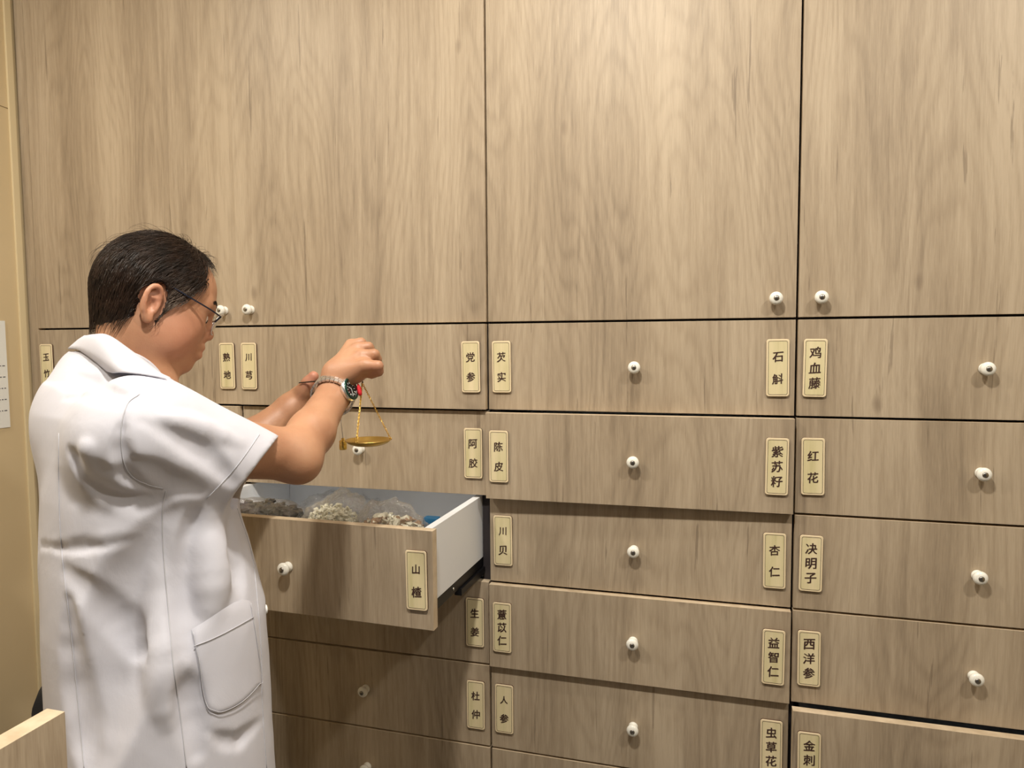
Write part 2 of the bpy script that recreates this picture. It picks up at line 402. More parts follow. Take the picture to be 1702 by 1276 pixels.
def line_mesh():
    bm = bmesh.new(); L = rrect(PWI-0.0065, PHE-0.0065, 0.0036); L2 = rrect(PWI-0.0078, PHE-0.0078, 0.003)
    a = [bm.verts.new((x, -PT-0.0002, z)) for x, z in L]; b = [bm.verts.new((x, -PT-0.0002, z)) for x, z in L2]
    N = len(a); fs = []
    for i in range(N): fs.append(bm.faces.new((a[i], a[(i+1) % N], b[(i+1) % N], b[i])))
    r = bmesh.ops.extrude_face_region(bm, geom=fs)
    for v in r['geom']:
        if isinstance(v, bmesh.types.BMVert): v.co.y += 0.0003
    bmesh.ops.recalc_face_normals(bm, faces=bm.faces)
    me = bpy.data.meshes.new('border_line'); bm.to_mesh(me); bm.free(); me.materials.append(M_BURN); return me
ME_LINE = line_mesh()
CHM = {}
def plate(parent, x, z, y, chars, slots=None):
    p = bpy.data.objects.new('name_plate', ME_PLATE); COL.objects.link(p); p.parent = parent; p.location = (x, y, z)
    p.rotation_euler = (0, R(random.uniform(-0.6, 0.6)), 0)
    l = bpy.data.objects.new('border_line', ME_LINE); COL.objects.link(l); l.parent = p
    n = slots or max(2, len(chars))
    offs = {2: (0.0205, -0.0205), 3: (0.0285, 0.0005, -0.0275)}[n]; size = 0.0195 if n == 2 else 0.0205
    for ch, oz in zip(chars, offs):
        key = (ch, n)
        if key not in CHM: CHM[key] = char_mesh(ch, size*(0.86 if ch in '川人山' else 1.0)); CHM[key].materials.append(M_BURN)
        c = bpy.data.objects.new('character', CHM[key]); COL.objects.link(c); c.parent = p; c.location = (0.0, -PT-0.0001, oz)
    return p
def knob_meshes():
    M = Matrix.Rotation(R(90), 4, 'X')               # lathe axis -> -Y
    bm = bmesh.new(); lathe(bm, [(0.0, 0.0), (0.0095, 0.0), (0.0098, 0.0025), (0.0078, 0.005), (0.0066, 0.008), (0.0072, 0.0105), (0.0098, 0.0132), (0.0118, 0.0165), (0.0122, 0.0195), (0.0110, 0.0228), (0.0082, 0.0250), (0.0050, 0.0258)], M, 28, 0)
    b2 = bm.copy()
    lathe(bm, [(0.0050, 0.0258), (0.0046, 0.0246), (0.0, 0.0244)], M, 28, 0)
    for b_ in (bm,):
        for v in b_.verts: v.co.y *= 0.86
    me = bpy.data.meshes.new('knob'); bmesh.ops.recalc_face_normals(bm, faces=bm.faces); bm.to_mesh(me); bm.free(); me.materials.append(M_CERAM)
    scr = [(0.0047, 0.0248), (0.0047, 0.0262), (0.0036, 0.0272), (0.0, 0.0276)]
    b3 = bmesh.new(); lathe(b3, scr, M, 20, 0)
    for v in b3.verts: v.co.y *= 0.86
    ms = bpy.data.meshes.new('screw_head'); bmesh.ops.recalc_face_normals(b3, faces=b3.faces); b3.to_mesh(ms); b3.free(); ms.materials.append(M_SCREW)
    lathe(b2, [(0.0050, 0.0258), (0.0047, 0.0248)], M, 28, 0)
    lathe(b2, scr, M, 20, 1)
    bmesh.ops.recalc_face_normals(b2, faces=b2.faces)
    for v in b2.verts: v.co.y *= 0.86
    m2 = bpy.data.meshes.new('knob'); b2.to_mesh(m2); b2.free(); m2.materials.append(M_CERAM); m2.materials.append(M_SCREW)
    return me, ms, m2
ME_KNOB, ME_SCREW, ME_KNOB2 = knob_meshes()
def knob(parent, x, y, z, single=False):
    k = bpy.data.objects.new('knob', ME_KNOB2 if single else ME_KNOB); COL.objects.link(k); k.parent = parent; k.location = (x, y, z)
    if not single:
        s = bpy.data.objects.new('screw_head', ME_SCREW); COL.objects.link(s); s.parent = k
    return k

# ------------------------------------------------------------------ cabinets
TH = 0.018; G = 0.0023           # board thickness, half joint
ZT = 2.56                        # top of the doors
def front_board(name, x0, x1, z0, z1, parent, hinge=None):
    """laminate front; local coords relative to the parent empty; edges banded in a paler tone"""
    bm = bmesh.new(); box(bm, (x0, 0.0, z0), (x1, TH, z1), 0.0008)
    for f in bm.faces:
        f.material_index = 1 if abs(f.normal.y) < 0.5 else 0
    return from_bm(name, bm, [M_WOOD, M_EDGE], parent)
def cabinet(name, x0, label, door_words):
    c = empty(name, (x0, 0, 0)); tag(c, label, 'cabinet', 'built-in medicine cabinets')
    bm = bmesh.new(); D = 0.50; y0 = TH+0.002
    for xx in (0.002, CW-0.009, 2*CW-0.020): box(bm, (xx, y0, 0.08), (xx+0.018, D, ZT))
    for zz in (0.08, Z0-0.009, ZT-0.018):
        for k in range(2): box(bm, (0.020+k*(CW-0.011), y0+0.002, zz), (CW-0.009+k*(CW-0.011), D, zz+0.018))
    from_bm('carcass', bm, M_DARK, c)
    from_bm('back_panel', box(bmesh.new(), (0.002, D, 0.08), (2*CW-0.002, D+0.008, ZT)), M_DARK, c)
    from_bm('plinth', box(bmesh.new(), (0.002, 0.05, 0.0), (2*CW-0.002, 0.07, 0.079)), M_WOOD, c)
    for k in range(2):
        d = front_board('door', *( (G, CW-G) if k == 0 else (-CW+G, -G)), Z0+G, ZT, c)
        # the hinge side is the outer one
        d.location = (0 if k == 0 else 2*CW, 0, 0)
        if door_words[k]: d.rotation_euler = (0, 0, R(door_words[k]))
        knob(d, CW-0.0385 if k == 0 else -CW+0.0385, 0.0, Z0+0.037, True)
    return c
cabL = cabinet('medicine_cabinet', -2*CW, 'left wooden medicine cabinet with two tall plain doors, behind the man', (0, 0.9))
cabR = cabinet('medicine_cabinet', 0.0, 'right wooden medicine cabinet with tall plain doors over the middle and right drawers', (0, 0))
# top filler, side filler
o = from_bm('trim_3', box(bmesh.new(), (XL+0.006, 0.0, 0.0), (-2*CW+G-0.0004, TH, CEIL)), M_WOOD); tag(o, kind='structure')
o = from_bm('trim_4', box(bmesh.new(), (-2*CW, 0.0, ZT+0.002), (XR, TH, CEIL)), M_WOOD); tag(o, kind='structure')

def box_mesh():
    bm = bmesh.new(); W2 = CW/2-0.022; D = 0.42; H = 0.135; z0 = -ROW/2+0.022
    box(bm, (-W2, TH, z0), (-W2+0.015, TH+D, z0+H)); box(bm, (W2-0.015, TH, z0), (W2, TH+D, z0+H))
    box(bm, (-W2+0.015, TH+D-0.015, z0), (W2-0.015, TH+D, z0+H)); box(bm, (-W2+0.015, TH, z0+0.006), (W2-0.015, TH+D-0.015, z0+0.014))
    me = bpy.data.meshes.new('drawer_box'); bm.to_mesh(me); bm.free(); me.materials.append(M_MELA); return me
ME_BOX = box_mesh()
def drawer(col, row, left, right, label, out=0.0, rz=0.0, slots=(None, None), openbox=False):
    xc = (col-2)*CW + CW/2; zc = Z0-(row-0.5)*ROW
    d = empty('drawer', (xc, -out, zc), R(rz)); tag(d, label, 'drawer', 'labelled medicine drawers')
    front_board('front', -CW/2+G, CW/2-G, -ROW/2+G, ROW/2-G, d)
    if not openbox:
        b = bpy.data.objects.new('drawer_box', ME_BOX); COL.objects.link(b); b.parent = d
    knob(d, 0.004, 0.0, 0.0)
    if left is not None: plate(d, -CW/2+0.0315, 0.0, 0.0, left, slots[0])
    if right is not None: plate(d, CW/2-0.0325, 0.0, 0.0, right, slots[1])
    return d
WD_ = 'wooden drawer with name plates reading '
drawer(0, 1, '玉竹', '熟地', 'wooden drawer lettered 玉竹 and 熟地, behind the man\'s head and collar', out=0.003)
drawer(0, 2, None, None, 'second wooden drawer down behind the man\'s shoulder, at the left wall', out=0.014)
drawer(0, 3, None, None, 'third wooden drawer down behind the man\'s white coat')
drawer(0, 4, None, None, 'fourth wooden drawer down behind the man\'s white coat')
drawer(0, 5, None, None, 'fifth wooden drawer down behind the man\'s white coat')
drawer(0, 6, None, None, 'sixth wooden drawer down behind the man\'s white coat')
drawer(1, 1, '川芎', '党参', 'wooden drawer lettered 川芎 and 党参, behind the raised hand', out=0.010)
drawer(1, 2, '', '阿胶', 'wooden drawer lettered 阿胶, behind the brass scale pan', out=0.0)
OPEN = 0.262
dopen = drawer(1, 3, None, '山楂', 'pulled-out wooden drawer lettered 山楂, filled with plastic bags', out=OPEN, rz=-1.4, openbox=True)
dopen.location.x -= 0.016
drawer(1, 4, None, '生姜', 'wooden drawer lettered 生姜, shaded below the pulled-out drawer')
drawer(1, 5, '', '杜仲', 'wooden drawer lettered 杜仲, second below the pulled-out drawer')
drawer(1, 6, None, None, 'lowest wooden drawer in view, third below the pulled-out drawer')
drawer(2, 1, '芡实', '石斛', 'wooden drawer lettered 芡实 and 石斛, directly under the middle tall door')
drawer(2, 2, '陈皮', '紫苏籽', 'wooden drawer lettered 陈皮 and 紫苏籽, standing slightly open', out=0.021, rz=1.1)
drawer(2, 3, '川贝', '杏仁', 'wooden drawer lettered 川贝 and 杏仁, level with the pulled-out drawer', out=0.0)
drawer(2, 4, '薏苡仁', '益智仁', 'wooden drawer lettered 薏苡仁 and 益智仁, standing slightly proud', out=0.011)
drawer(2, 5, '人参', '虫草花', 'wooden drawer lettered 人参 and 虫草花, at the bottom middle')
drawer(2, 6, None, None, 'wooden drawer cut by the lower picture edge, under 人参')
drawer(3, 1, '鸡血藤', None, 'wooden drawer lettered 鸡血藤, under the right tall door')
drawer(3, 2, '红花', None, 'wooden drawer lettered 红花, second down in the right column')
drawer(3, 3, '决明子', None, 'wooden drawer lettered 决明子, third down in the right column')
drawer(3, 4, '西洋参', None, 'wooden drawer lettered 西洋参, fourth down in the right column')
drawer(3, 5, '金刺', None, 'wooden drawer lettered 金刺 with pale top edge, lowest in right column', out=0.026, slots=(3, None))
drawer(3, 6, None, None, 'wooden drawer directly below the one lettered 金刺')
bm = bmesh.new()
for c_ in range(4):
    for r_ in (7,):
        box(bm, ((c_-2)*CW+G, 0, 0.08), ((c_-1)*CW-G, TH, Z0-6*ROW-G))
o = from_bm('trim_5', bm, M_WOOD); tag(o, kind='structure')
o = from_bm('trim_6', box(bmesh.new(), (2*CW+0.001, 0.0, 0.0), (XR, TH, ZT)), M_WOOD); tag(o, kind='structure')

# open drawer: its box, slides
W2 = CW/2-0.012; DD = 0.40; zb = -ROW/2+0.045; zt = ROW/2-G-0.0012
def part(nm, lo, hi, m, bv=0.0006): return from_bm(nm, box(bmesh.new(), lo, hi, bv), m, dopen)
part('side_panel', (W2-0.015, TH, zb), (W2, TH+DD, zt), M_MELA)
part('side_panel', (-W2, TH, zb), (-W2+0.015, TH+DD, zt), M_MELA)
part('rear_panel', (-W2+0.0155, TH+DD-0.015, zb), (W2-0.0155, TH+DD, zt), M_MELA)
part('bottom_panel', (-W2+0.0155, TH+0.001, zb+0.004), (W2-0.0155, TH+DD-0.016, zb+0.012), M_MELA)
for s in (-1, 1):
    x = s*(W2-0.006)
    sl = from_bm('slide_rail', box(bmesh.new(), (x-0.006, TH+0.002, zb-0.020), (x+0.006, TH+DD, zb-0.001), 0.0008), M_RAIL, dopen)
    from_bm('fixed_rail', box(bmesh.new(), (x-0.004, TH+0.13, zb-0.034), (x+0.011, TH+DD+0.06, zb-0.0205), 0.0008), M_RAIL, sl)
    sb = bmesh.new(); lathe(sb, [(0.0, 0.0), (0.003, 0.0), (0.003, 0.001), (0.0, 0.0014)], Matrix.Translation((x+s*0.006, TH+0.10, zb-0.010)) @ Matrix.Rotation(R(90*s), 4, 'Y'), 12); from_bm('rivet', sb, M_STEEL, sl)

# ------------------------------------------------------------------ SDF engine (numpy) for body and clothing
class Grid:
    def __init__(s, lo, hi, h):
        s.lo = np.array(lo, np.float32); s.h = h; s.n = np.ceil((np.array(hi)-s.lo)/h).astype(int)+1
        s.D = np.full(tuple(s.n), 1.0, np.float32)
    def box(s, lo, hi):
        a = np.clip(np.floor((np.array(lo)-s.lo)/s.h).astype(int), 0, s.n); b = np.clip(np.ceil((np.array(hi)-s.lo)/s.h).astype(int)+1, 0, s.n)
        if (b <= a).any(): return None
        sl = tuple(slice(a[i], b[i]) for i in range(3))
        ax = [(s.lo[i]+s.h*np.arange(a[i], b[i])).astype(np.float32) for i in range(3)]
        return sl, ax[0][:, None, None], ax[1][None, :, None], ax[2][None, None, :]
    def add(s, prim, k=0.01, mode='+'):
        fn, lo, hi = prim; pad = k+3*s.h
        r = s.box(np.array(lo)-pad, np.array(hi)+pad)
        if r is None: return
        sl, X, Y, Z = r; d = fn(X, Y, Z).astype(np.float32); a = s.D[sl]
        if mode == '+':
            t = np.clip(0.5+0.5*(a-d)/k, 0, 1); s.D[sl] = a*(1-t)+d*t-k*t*(1-t)
        elif mode == '-':
            t = np.clip(0.5-0.5*(a+d)/k, 0, 1); s.D[sl] = a*(1-t)-d*t+k*t*(1-t)
    def displace(s, fn):
        m_ = np.abs(s.D) < 0.05; I = np.nonzero(m_)
        P = [s.lo[i]+s.h*I[i] for i in range(3)]; s.D[m_] -= fn(*P).astype(np.float32)
    def mesh(s, name):
        D = s.D; neg = D < 0
        c = [neg[i:D.shape[0]-1+i, j:D.shape[1]-1+j, k:D.shape[2]-1+k] for i in (0, 1) for j in (0, 1) for k in (0, 1)]
        cnt = np.zeros(c[0].shape, np.int8)
        for q in c: cnt += q
        act = (cnt > 0) & (cnt < 8); I = np.array(np.nonzero(act)).T
        idx = -np.ones(act.shape, np.int64); idx[act] = np.arange(len(I))
        V = np.zeros((len(I), 3)); n = np.zeros(len(I))
        corners = [(i, j, k) for i in (0, 1) for j in (0, 1) for k in (0, 1)]
        val = {q: D[I[:, 0]+q[0], I[:, 1]+q[1], I[:, 2]+q[2]] for q in corners}
        for ax in range(3):
            for q in corners:
                if q[ax]: continue
                q2 = list(q); q2[ax] = 1; q2 = tuple(q2)
                a, b = val[q], val[q2]; m_ = (a < 0) != (b < 0); t = np.where(m_, a/np.where(m_, a-b, 1), 0)
                p = np.array(q, float)[None, :].repeat(len(I), 0); p[:, ax] = t
                V += p*m_[:, None]; n += m_
        V = s.lo + (I+V/n[:, None])*s.h
        F_ = []
        for ax in range(3):
            u, v = (ax+1) % 3, (ax+2) % 3
            sh = [slice(None)]*3; sa = list(sh); sb = list(sh); sa[ax] = slice(0, -1); sb[ax] = slice(1, None)
            a = neg[tuple(sa)]; b = neg[tuple(sb)]; x = np.array(np.nonzero(a != b)).T
            x = x[(x[:, u] > 0) & (x[:, v] > 0) & (x[:, u] < D.shape[u]-1) & (x[:, v] < D.shape[v]-1)]
            def cell(du, dv):
                y = x.copy(); y[:, u] -= du; y[:, v] -= dv; return idx[y[:, 0], y[:, 1], y[:, 2]]
            q = np.stack([cell(1, 1), cell(0, 1), cell(0, 0), cell(1, 0)], 1)
            fl = ~a[x[:, 0], x[:, 1], x[:, 2]]; q[fl] = q[fl][:, ::-1]
            F_.append(q)
        F_ = np.concatenate(F_); F_ = F_[(F_ >= 0).all(1)]
        me = bpy.data.meshes.new(name); me.vertices.add(len(V)); me.vertices.foreach_set('co', V.astype(np.float32).ravel())
        me.loops.add(len(F_)*4); me.loops.foreach_set('vertex_index', F_.astype(np.int32).ravel())
        me.polygons.add(len(F_)); me.polygons.foreach_set('loop_start', np.arange(0, len(F_)*4, 4, dtype=np.int32)); 
        me.update(calc_edges=True); me.polygons.foreach_set('use_smooth', np.ones(len(F_), bool)); me.validate()
        return me
def cap(p, r1, q, r2):
    p = np.array(p, float); q = np.array(q, float); d = q-p; L2 = max(float(d@d), 1e-12); mr = max(r1, r2)
    def fn(X, Y, Z):
        x, y, z = X-p[0], Y-p[1], Z-p[2]; t = np.clip((x*d[0]+y*d[1]+z*d[2])/L2, 0, 1)
        return np.sqrt((x-t*d[0])**2+(y-t*d[1])**2+(z-t*d[2])**2)-(r1+(r2-r1)*t)
    return fn, np.minimum(p, q)-mr, np.maximum(p, q)+mr
def ell(c, r, A=None):
    """ellipsoid; A rows = its axes in world"""
    c = np.array(c, float); A = np.eye(3) if A is None else np.array(A, float); r = np.array(r, float)
    e = np.sqrt(((A*r[:, None])**2).sum(0))
    def fn(X, Y, Z):
        x, y, z = X-c[0], Y-c[1], Z-c[2]; k0 = 0; k1 = 0
        for i in range(3):
            u = (x*A[i, 0]+y*A[i, 1]+z*A[i, 2]); k0 = k0+(u/r[i])**2; k1 = k1+(u/r[i]**2)**2
        k0 = np.sqrt(k0); return k0*(k0-1)/np.maximum(np.sqrt(k1), 1e-6)
    return fn, c-e, c+e
def chain(g, pts, rs, k=0.008):
    for (a, ra), (b, rb) in zip(zip(pts, rs), zip(pts[1:], rs[1:])): g.add(cap(a, ra, b, rb), k)

# ------------------------------------------------------------------ the man
BYAW = R(50); bf = Vector((math.cos(BYAW), math.sin(BYAW), 0)); bs = Vector((math.sin(BYAW), -math.cos(BYAW), 0))  # facing, right side
HYAW = R(53); HP = R(19)
hf = Vector((math.cos(HYAW)*math.cos(HP), math.sin(HYAW)*math.cos(HP), -math.sin(HP)))
hl = Vector((-math.sin(HYAW), math.cos(HYAW), 0)); hu = hf.cross(hl)
HO = at(249, 503, 1.09)
HSC = 0.92
def hd(x, y, z): return HO + (hf*x + hl*y + hu*z)*HSC
def hell(c, r, A=None): return ell(c, [q*HSC for q in r], A)
def hcap(p, r1, q, r2): return cap(p, r1*HSC, q, r2*HSC)
HA = [list(hf), list(hl), list(hu)]
man_foot = at(250, 1000, 0.98)
man = empty('person', (man_foot.x, man_foot.y, 0.0))
tag(man, 'balding dark-haired man in glasses and short-sleeved white coat, arms raised, beside pulled-out drawer', 'person')
SHR = at(240, 730, 0.87); SHL = at(165, 690, 1.15)
ELR = at(490, 756, 1.02); WRR = at(555, 655, 1.165)
ELL = at(385, 765, 1.20); WRL = at(484, 680, 1.25)

g = Grid((-0.80, -0.92, 1.05), (0.12, 0.02, 1.72), 0.0027)
# skull and face
g.add(hell(hd(-0.001, 0, 0.024), (0.087, 0.073, 0.092), HA), 0.02)
g.add(hell(hd(0.042, 0, 0.036), (0.055, 0.060, 0.060), HA), 0.025)
g.add(hell(hd(0.036, 0, -0.022), (0.058, 0.058, 0.068), HA), 0.03)
g.add(hell(hd(0.020, 0, -0.062), (0.062, 0.060, 0.040), HA), 0.03)       # jaw and double chin
for s in (1, -1):
    g.add(hell(hd(0.050, s*0.034, -0.022), (0.034, 0.027, 0.034), HA), 0.02)   # cheeks
    g.add(hell(hd(0.022, s*0.050, -0.050), (0.036, 0.018, 0.034), HA), 0.025)
    g.add(hcap(hd(0.091, s*0.006, 0.022), 0.010, hd(0.077, s*0.042, 0.024), 0.011), 0.012)   # brow ridge
    g.add(hell(hd(0.098, s*0.030, 0.002), (0.016, 0.017, 0.012), HA), 0.010, '-')          # eye socket
    g.add(hell(hd(0.075, s*0.031, 0.001), (0.0142, 0.0142, 0.0142), HA), 0.004)             # lids over the ball
g.add(hcap(hd(0.089, 0, 0.014), 0.008, hd(0.105, 0, -0.023), 0.011), 0.010)   # nose
for s in (1, -1): g.add(hell(hd(0.096, s*0.012, -0.029), (0.011, 0.008, 0.008), HA), 0.006)
g.add(hell(hd(0.084, 0, -0.052), (0.018, 0.028, 0.022), HA), 0.014)      # muzzle
g.add(hcap(hd(0.099, -0.017, -0.049), 0.006, hd(0.099, 0.017, -0.049), 0.006), 0.005)
g.add(hcap(hd(0.097, -0.016, -0.064), 0.0075, hd(0.097, 0.016, -0.064), 0.0075), 0.005)
g.add(hcap(hd(0.110, -0.026, -0.0560), 0.0026, hd(0.110, 0.026, -0.0560), 0.0026), 0.003, '-')
g.add(hell(hd(0.074, 0, -0.086), (0.023, 0.028, 0.019), HA), 0.016)      # chin
# neck
NB = at(205, 650, 1.06)
g.add(cap(hd(-0.012, 0, -0.035), 0.050, NB, 0.048), 0.02)
g.add(cap(hd(0.012, 0, -0.070), 0.036, NB + bf*0.03, 0.05), 0.02)
# ears
for s in (-1, 1):
    y = s*0.077; e = lambda a, b, o=0.0: hd(-0.010+a*0.72, y+s*o, b*0.94-0.010)
    rim = [e(0.016, 0.004, -.003), e(0.014, 0.022, .002), e(0.004, 0.032, .007), e(-0.009, 0.029, .010), e(-0.016, 0.015, .012), e(-0.015, -0.002, .011), e(-0.009, -0.016, .008), e(0.000, -0.027, .003), e(0.009, -0.026, 0.0)]
    rim = sub(rim, 3)
    g.add(hell(e(-0.001, 0.002, 0.000), (0.015, 0.006, 0.026), HA), 0.006)
    chain(g, rim, [0.0038]*len(rim), 0.002)
    g.add(hell(e(0.003, -0.024, 0.004), (0.008, 0.0045, 0.010), HA), 0.004)                 # lobe
    g.add(hell(e(0.005, -0.001, 0.008), (0.0085, 0.008, 0.011), HA), 0.003, '-')             # concha
    g.add(hell(e(0.002, 0.017, 0.009), (0.010, 0.0045, 0.008), HA), 0.003, '-')
    g.add(hcap(e(0.015, 0.002, 0.002), 0.0035, e(0.013, -0.010, 0.003), 0.0035), 0.003)      # tragus
    g.add(hcap(e(-0.004, 0.012, 0.006), 0.0022, e(0.006, 0.012, 0.004), 0.0022), 0.002)
# shoulders and upper chest under the coat
SB = NB-Vector((0, 0, 0.045))
g.add(cap(NB, 0.050, SB, 0.050), 0.02); g.add(cap(SB, 0.045, SHR, 0.044), 0.02); g.add(cap(SB, 0.045, SHL, 0.044), 0.02)
g.add(ell(at(215, 810, 1.0), (0.08, 0.12, 0.12), [list(bf), list(bs), (0, 0, 1)]), 0.04)
# right arm
g.add(cap(SHR, 0.047, ELR, 0.037), 0.015)
MID = ELR.lerp(WRR, 0.34)+cR*0.003
g.add(cap(ELR, 0.036, MID, 0.0345), 0.018); g.add(cap(MID, 0.034, WRR, 0.0270), 0.015)
g.add(ell(at(500, 772, 1.012), (0.024, 0.024, 0.024)), 0.02)
# left arm
g.add(cap(SHL, 0.050, ELL, 0.041), 0.015); g.add(cap(ELL, 0.040, ELL.lerp(WRL, 0.35), 0.039), 0.015); g.add(cap(ELL.lerp(WRL, 0.35), 0.038, WRL, 0.027), 0.015)
# right hand: bent at the wrist, knuckles up, fingers closed over the lifting string
WR2 = at(562, 626, 1.175)
g.add(cap(WRR, 0.0285, WR2, 0.027), 0.012)
K = [at(606, 607, 1.148), at(601, 591, 1.167), at(594, 579, 1.187), at(584, 574, 1.208)]      # little .. index knuckle
for i, (kk, rw, rk) in enumerate(zip(K, (0.020, 0.022, 0.022, 0.021), (0.0115, 0.0120, 0.0120, 0.0120))):
    g.add(cap(WR2.lerp(K[i], 0.05)+cU*0.003, rw, kk, rk), 0.012)
FR = [([K[0], at(628, 608, 1.146), at(629, 617, 1.152), at(618, 622, 1.158)], (0.0102, 0.0092, 0.0085, 0.0078)),
      ([K[1], at(622, 589, 1.166), at(626, 597, 1.174), at(618, 607, 1.180)], (0.0108, 0.0094, 0.0088, 0.0080)),
      ([K[2], at(612, 577, 1.190), at(618, 588, 1.198), at(613, 605, 1.194)], (0.0108, 0.0096, 0.0090, 0.0082)),
      ([K[3], at(600, 570, 1.212), at(609, 584, 1.216), at(606, 610, 1.200)], (0.0108, 0.0096, 0.0090, 0.0082))]
for p_, r_ in FR: chain(g, p_, r_, 0.0025)
chain(g, [at(566, 625, 1.195), at(581, 619, 1.205), at(594, 619, 1.203), at(604, 621, 1.193)], (0.017, 0.0135, 0.0115, 0.0092), 0.008)   # thumb
chain(g, [WR2, at(592, 620, 1.165), at(610, 610, 1.155)], (0.021, 0.014, 0.010), 0.012)
# left hand, palm towards the right wrist, thumb up
PL = at(503, 662, 1.262)
g.add(cap(WRL, 0.027, PL, 0.026), 0.012); g.add(cap(WRL, 0.024, at(514, 676, 1.27), 0.022), 0.012)
chain(g, [at(500, 664, 1.250), at(506, 650, 1.242), at(513, 637, 1.236), at(521, 625, 1.232)], (0.0185, 0.0145, 0.0118, 0.0095), 0.008)    # thumb
FL = [([at(516, 655, 1.272), at(538, 652, 1.286), at(553, 655, 1.292), at(562, 661, 1.292)], (0.0115, 0.0100, 0.0092, 0.0080)),
      ([at(520, 665, 1.270), at(542, 663, 1.280), at(558, 667, 1.284), at(568, 672, 1.284)], (0.0118, 0.0102, 0.0094, 0.0082)),
      ([at(520, 675, 1.266), at(542, 674, 1.270), at(558, 677, 1.270), at(571, 680, 1.268)], (0.0115, 0.0100, 0.0092, 0.0080)),
      ([at(516, 684, 1.262), at(534, 685, 1.262), at(546, 687, 1.260), at(556, 689, 1.258)], (0.0105, 0.0090, 0.0082, 0.0072))]
for p_, r_ in FL: chain(g, p_, r_, 0.004)
body_me = g.mesh('body')
# smooth the voxel steps a little
def relax(me, it=2, f=0.5):
    bm = bmesh.new(); bm.from_mesh(me)
    for _ in range(it): bmesh.ops.smooth_vert(bm, verts=bm.verts, factor=f, use_axis_x=True, use_axis_y=True, use_axis_z=True)
    bm.to_mesh(me); bm.free()
relax(body_me, 1, 0.5)
n = len(body_me.vertices); co = np.empty(n*3, np.float32); body_me.vertices.foreach_get('co', co); co = co.reshape(n, 3)
# natural redness of ear, nose, cheek, finger ends (pigment, not light)
bl = np.zeros(n)
for c_, r_, a_ in ((hd(0.1, 0, -0.022), 0.035, 0.25), (hd(0.05, -0.06, -0.04), 0.05, 0.28), (hd(-0.004, -0.085, 0), 0.04, 0.30), (hd(0.103, 0, -0.056), 0.022, 0.95), (at(521, 625, 1.232), 0.03, 0.5), (at(571, 680, 1.268), 0.03, 0.45), (at(628, 615, 1.15), 0.02, 0.2)):
    d_ = np.linalg.norm(co-np.array(c_), axis=1); bl = np.maximum(bl, a_*np.clip(1-d_/r_, 0, 1)**0.7)
ca = body_me.color_attributes.new('blush', 'FLOAT_COLOR', 'POINT')
ca.data.foreach_set('color', np.stack([bl, bl, bl, np.ones(n)], 1).astype(np.float32).ravel())
mb = man.location
def place(me, name, mats, parent, off=mb):
    me.transform(Matrix.Translation(-off)); return link(name, me, mats, parent)
body_bvh = BVHTree.FromPolygons([Vector(c) for c in co.astype(float)], [tuple(p.vertices) for p in body_me.polygons])
body = place(body_me, 'body', M_SKIN, man)

def wpart(name, bm, mats, parent, smooth=False):
    bmesh.ops.transform(bm, matrix=Matrix.Translation(-mb), verts=bm.verts); return from_bm(name, bm, mats, parent, smooth)
# eyes, brows
for s in (-1, 1):
    bm = bmesh.new(); bmesh.ops.create_uvsphere(bm, u_segments=20, v_segments=12, radius=0.0118, matrix=Matrix.Translation(hd(0.0775, s*0.031, 0.0)))
    e_ = wpart('eyeball', bm, M_EYE, man, True)
    bm = bmesh.new(); bmesh.ops.create_uvsphere(bm, u_segments=16, v_segments=10, radius=0.0064, matrix=Matrix.Translation(hd(0.0845, s*0.031, -0.003))); wpart('iris', bm, M_IRIS, e_, True)
    bm = bmesh.new(); rr = random.Random(3)
    for i in range(150):
        t_ = i/149; a = hd(0.0, s*(0.010+0.036*t_), 0.029+0.004*math.sin(t_*3)+rr.uniform(-0.0028, 0.0028))
        hit = body_bvh.ray_cast(a+hf*0.2, -hf)
        if hit[0] is None: continue
        p_ = hit[0]; q_ = p_ + hl*s*0.006 + hu*0.001 - hf*0.0015*t_
        nq = body_bvh.find_nearest(q_); q_ = nq[0]+nq[1]*0.0012
        tube(bm, [p_, q_], [0.0004, 0.0001], 4)
    wpart('eyebrow', bm, M_HAIR, man)

# hair ---------------------------------------------------------------
def in_hair(p):
    """p world -> weight 0..1 of hair cover"""
    v = (p-HO)/HSC; x, y, z = v.dot(hf), v.dot(hl), v.dot(hu); ay = abs(y)
    if ay > 0.066 and ((x+0.009)/0.020)**2+((z+0.004)/0.037)**2 < 1: return 0
    # front hairline (receding), side line above the ear, nape line
    if z < -0.082: return 0
    if z > 0.050: front = 0.066 - 0.12*(z-0.050) - 0.006*max(0.0, min(1.0, (0.052-ay)/0.012))
    elif z > 0.022: front = 0.048 + (z-0.022)*0.5
    elif z > -0.012: front = 0.018 + (z+0.012)*0.88
    elif z > -0.036 and x > 0: front = 0.018 - (-0.012-z)*0.35
    else: front = -0.024
    if x > front: return 0
    low = -0.070 + max(0, x+0.07)*0.75
    if x < -0.02 and z < low: return 0
    return 1
bm = bmesh.new(); bm.from_mesh(body_me); bmesh.ops.transform(bm, matrix=Matrix.Translation(mb), verts=bm.verts); bm.normal_update()
keep = [f for f in bm.faces if in_hair(f.calc_center_median()) and (f.calc_center_median()-HO).length < 0.13]
ks = set(keep); bmesh.ops.delete(bm, geom=[f for f in bm.faces if f not in ks], context='FACES')
dist = {}
bound = [v for v in bm.verts if any(e.is_boundary for e in v.link_edges)]
front_ = {v: 0 for v in bound}; cur = bound; lv = 0
while cur and lv < 12:
    lv += 1; nxt = []
    for v in cur:
        for e in v.link_edges:
            w_ = e.other_vert(v)
            if w_ not in front_: front_[w_] = lv; nxt.append(w_)
    cur = nxt
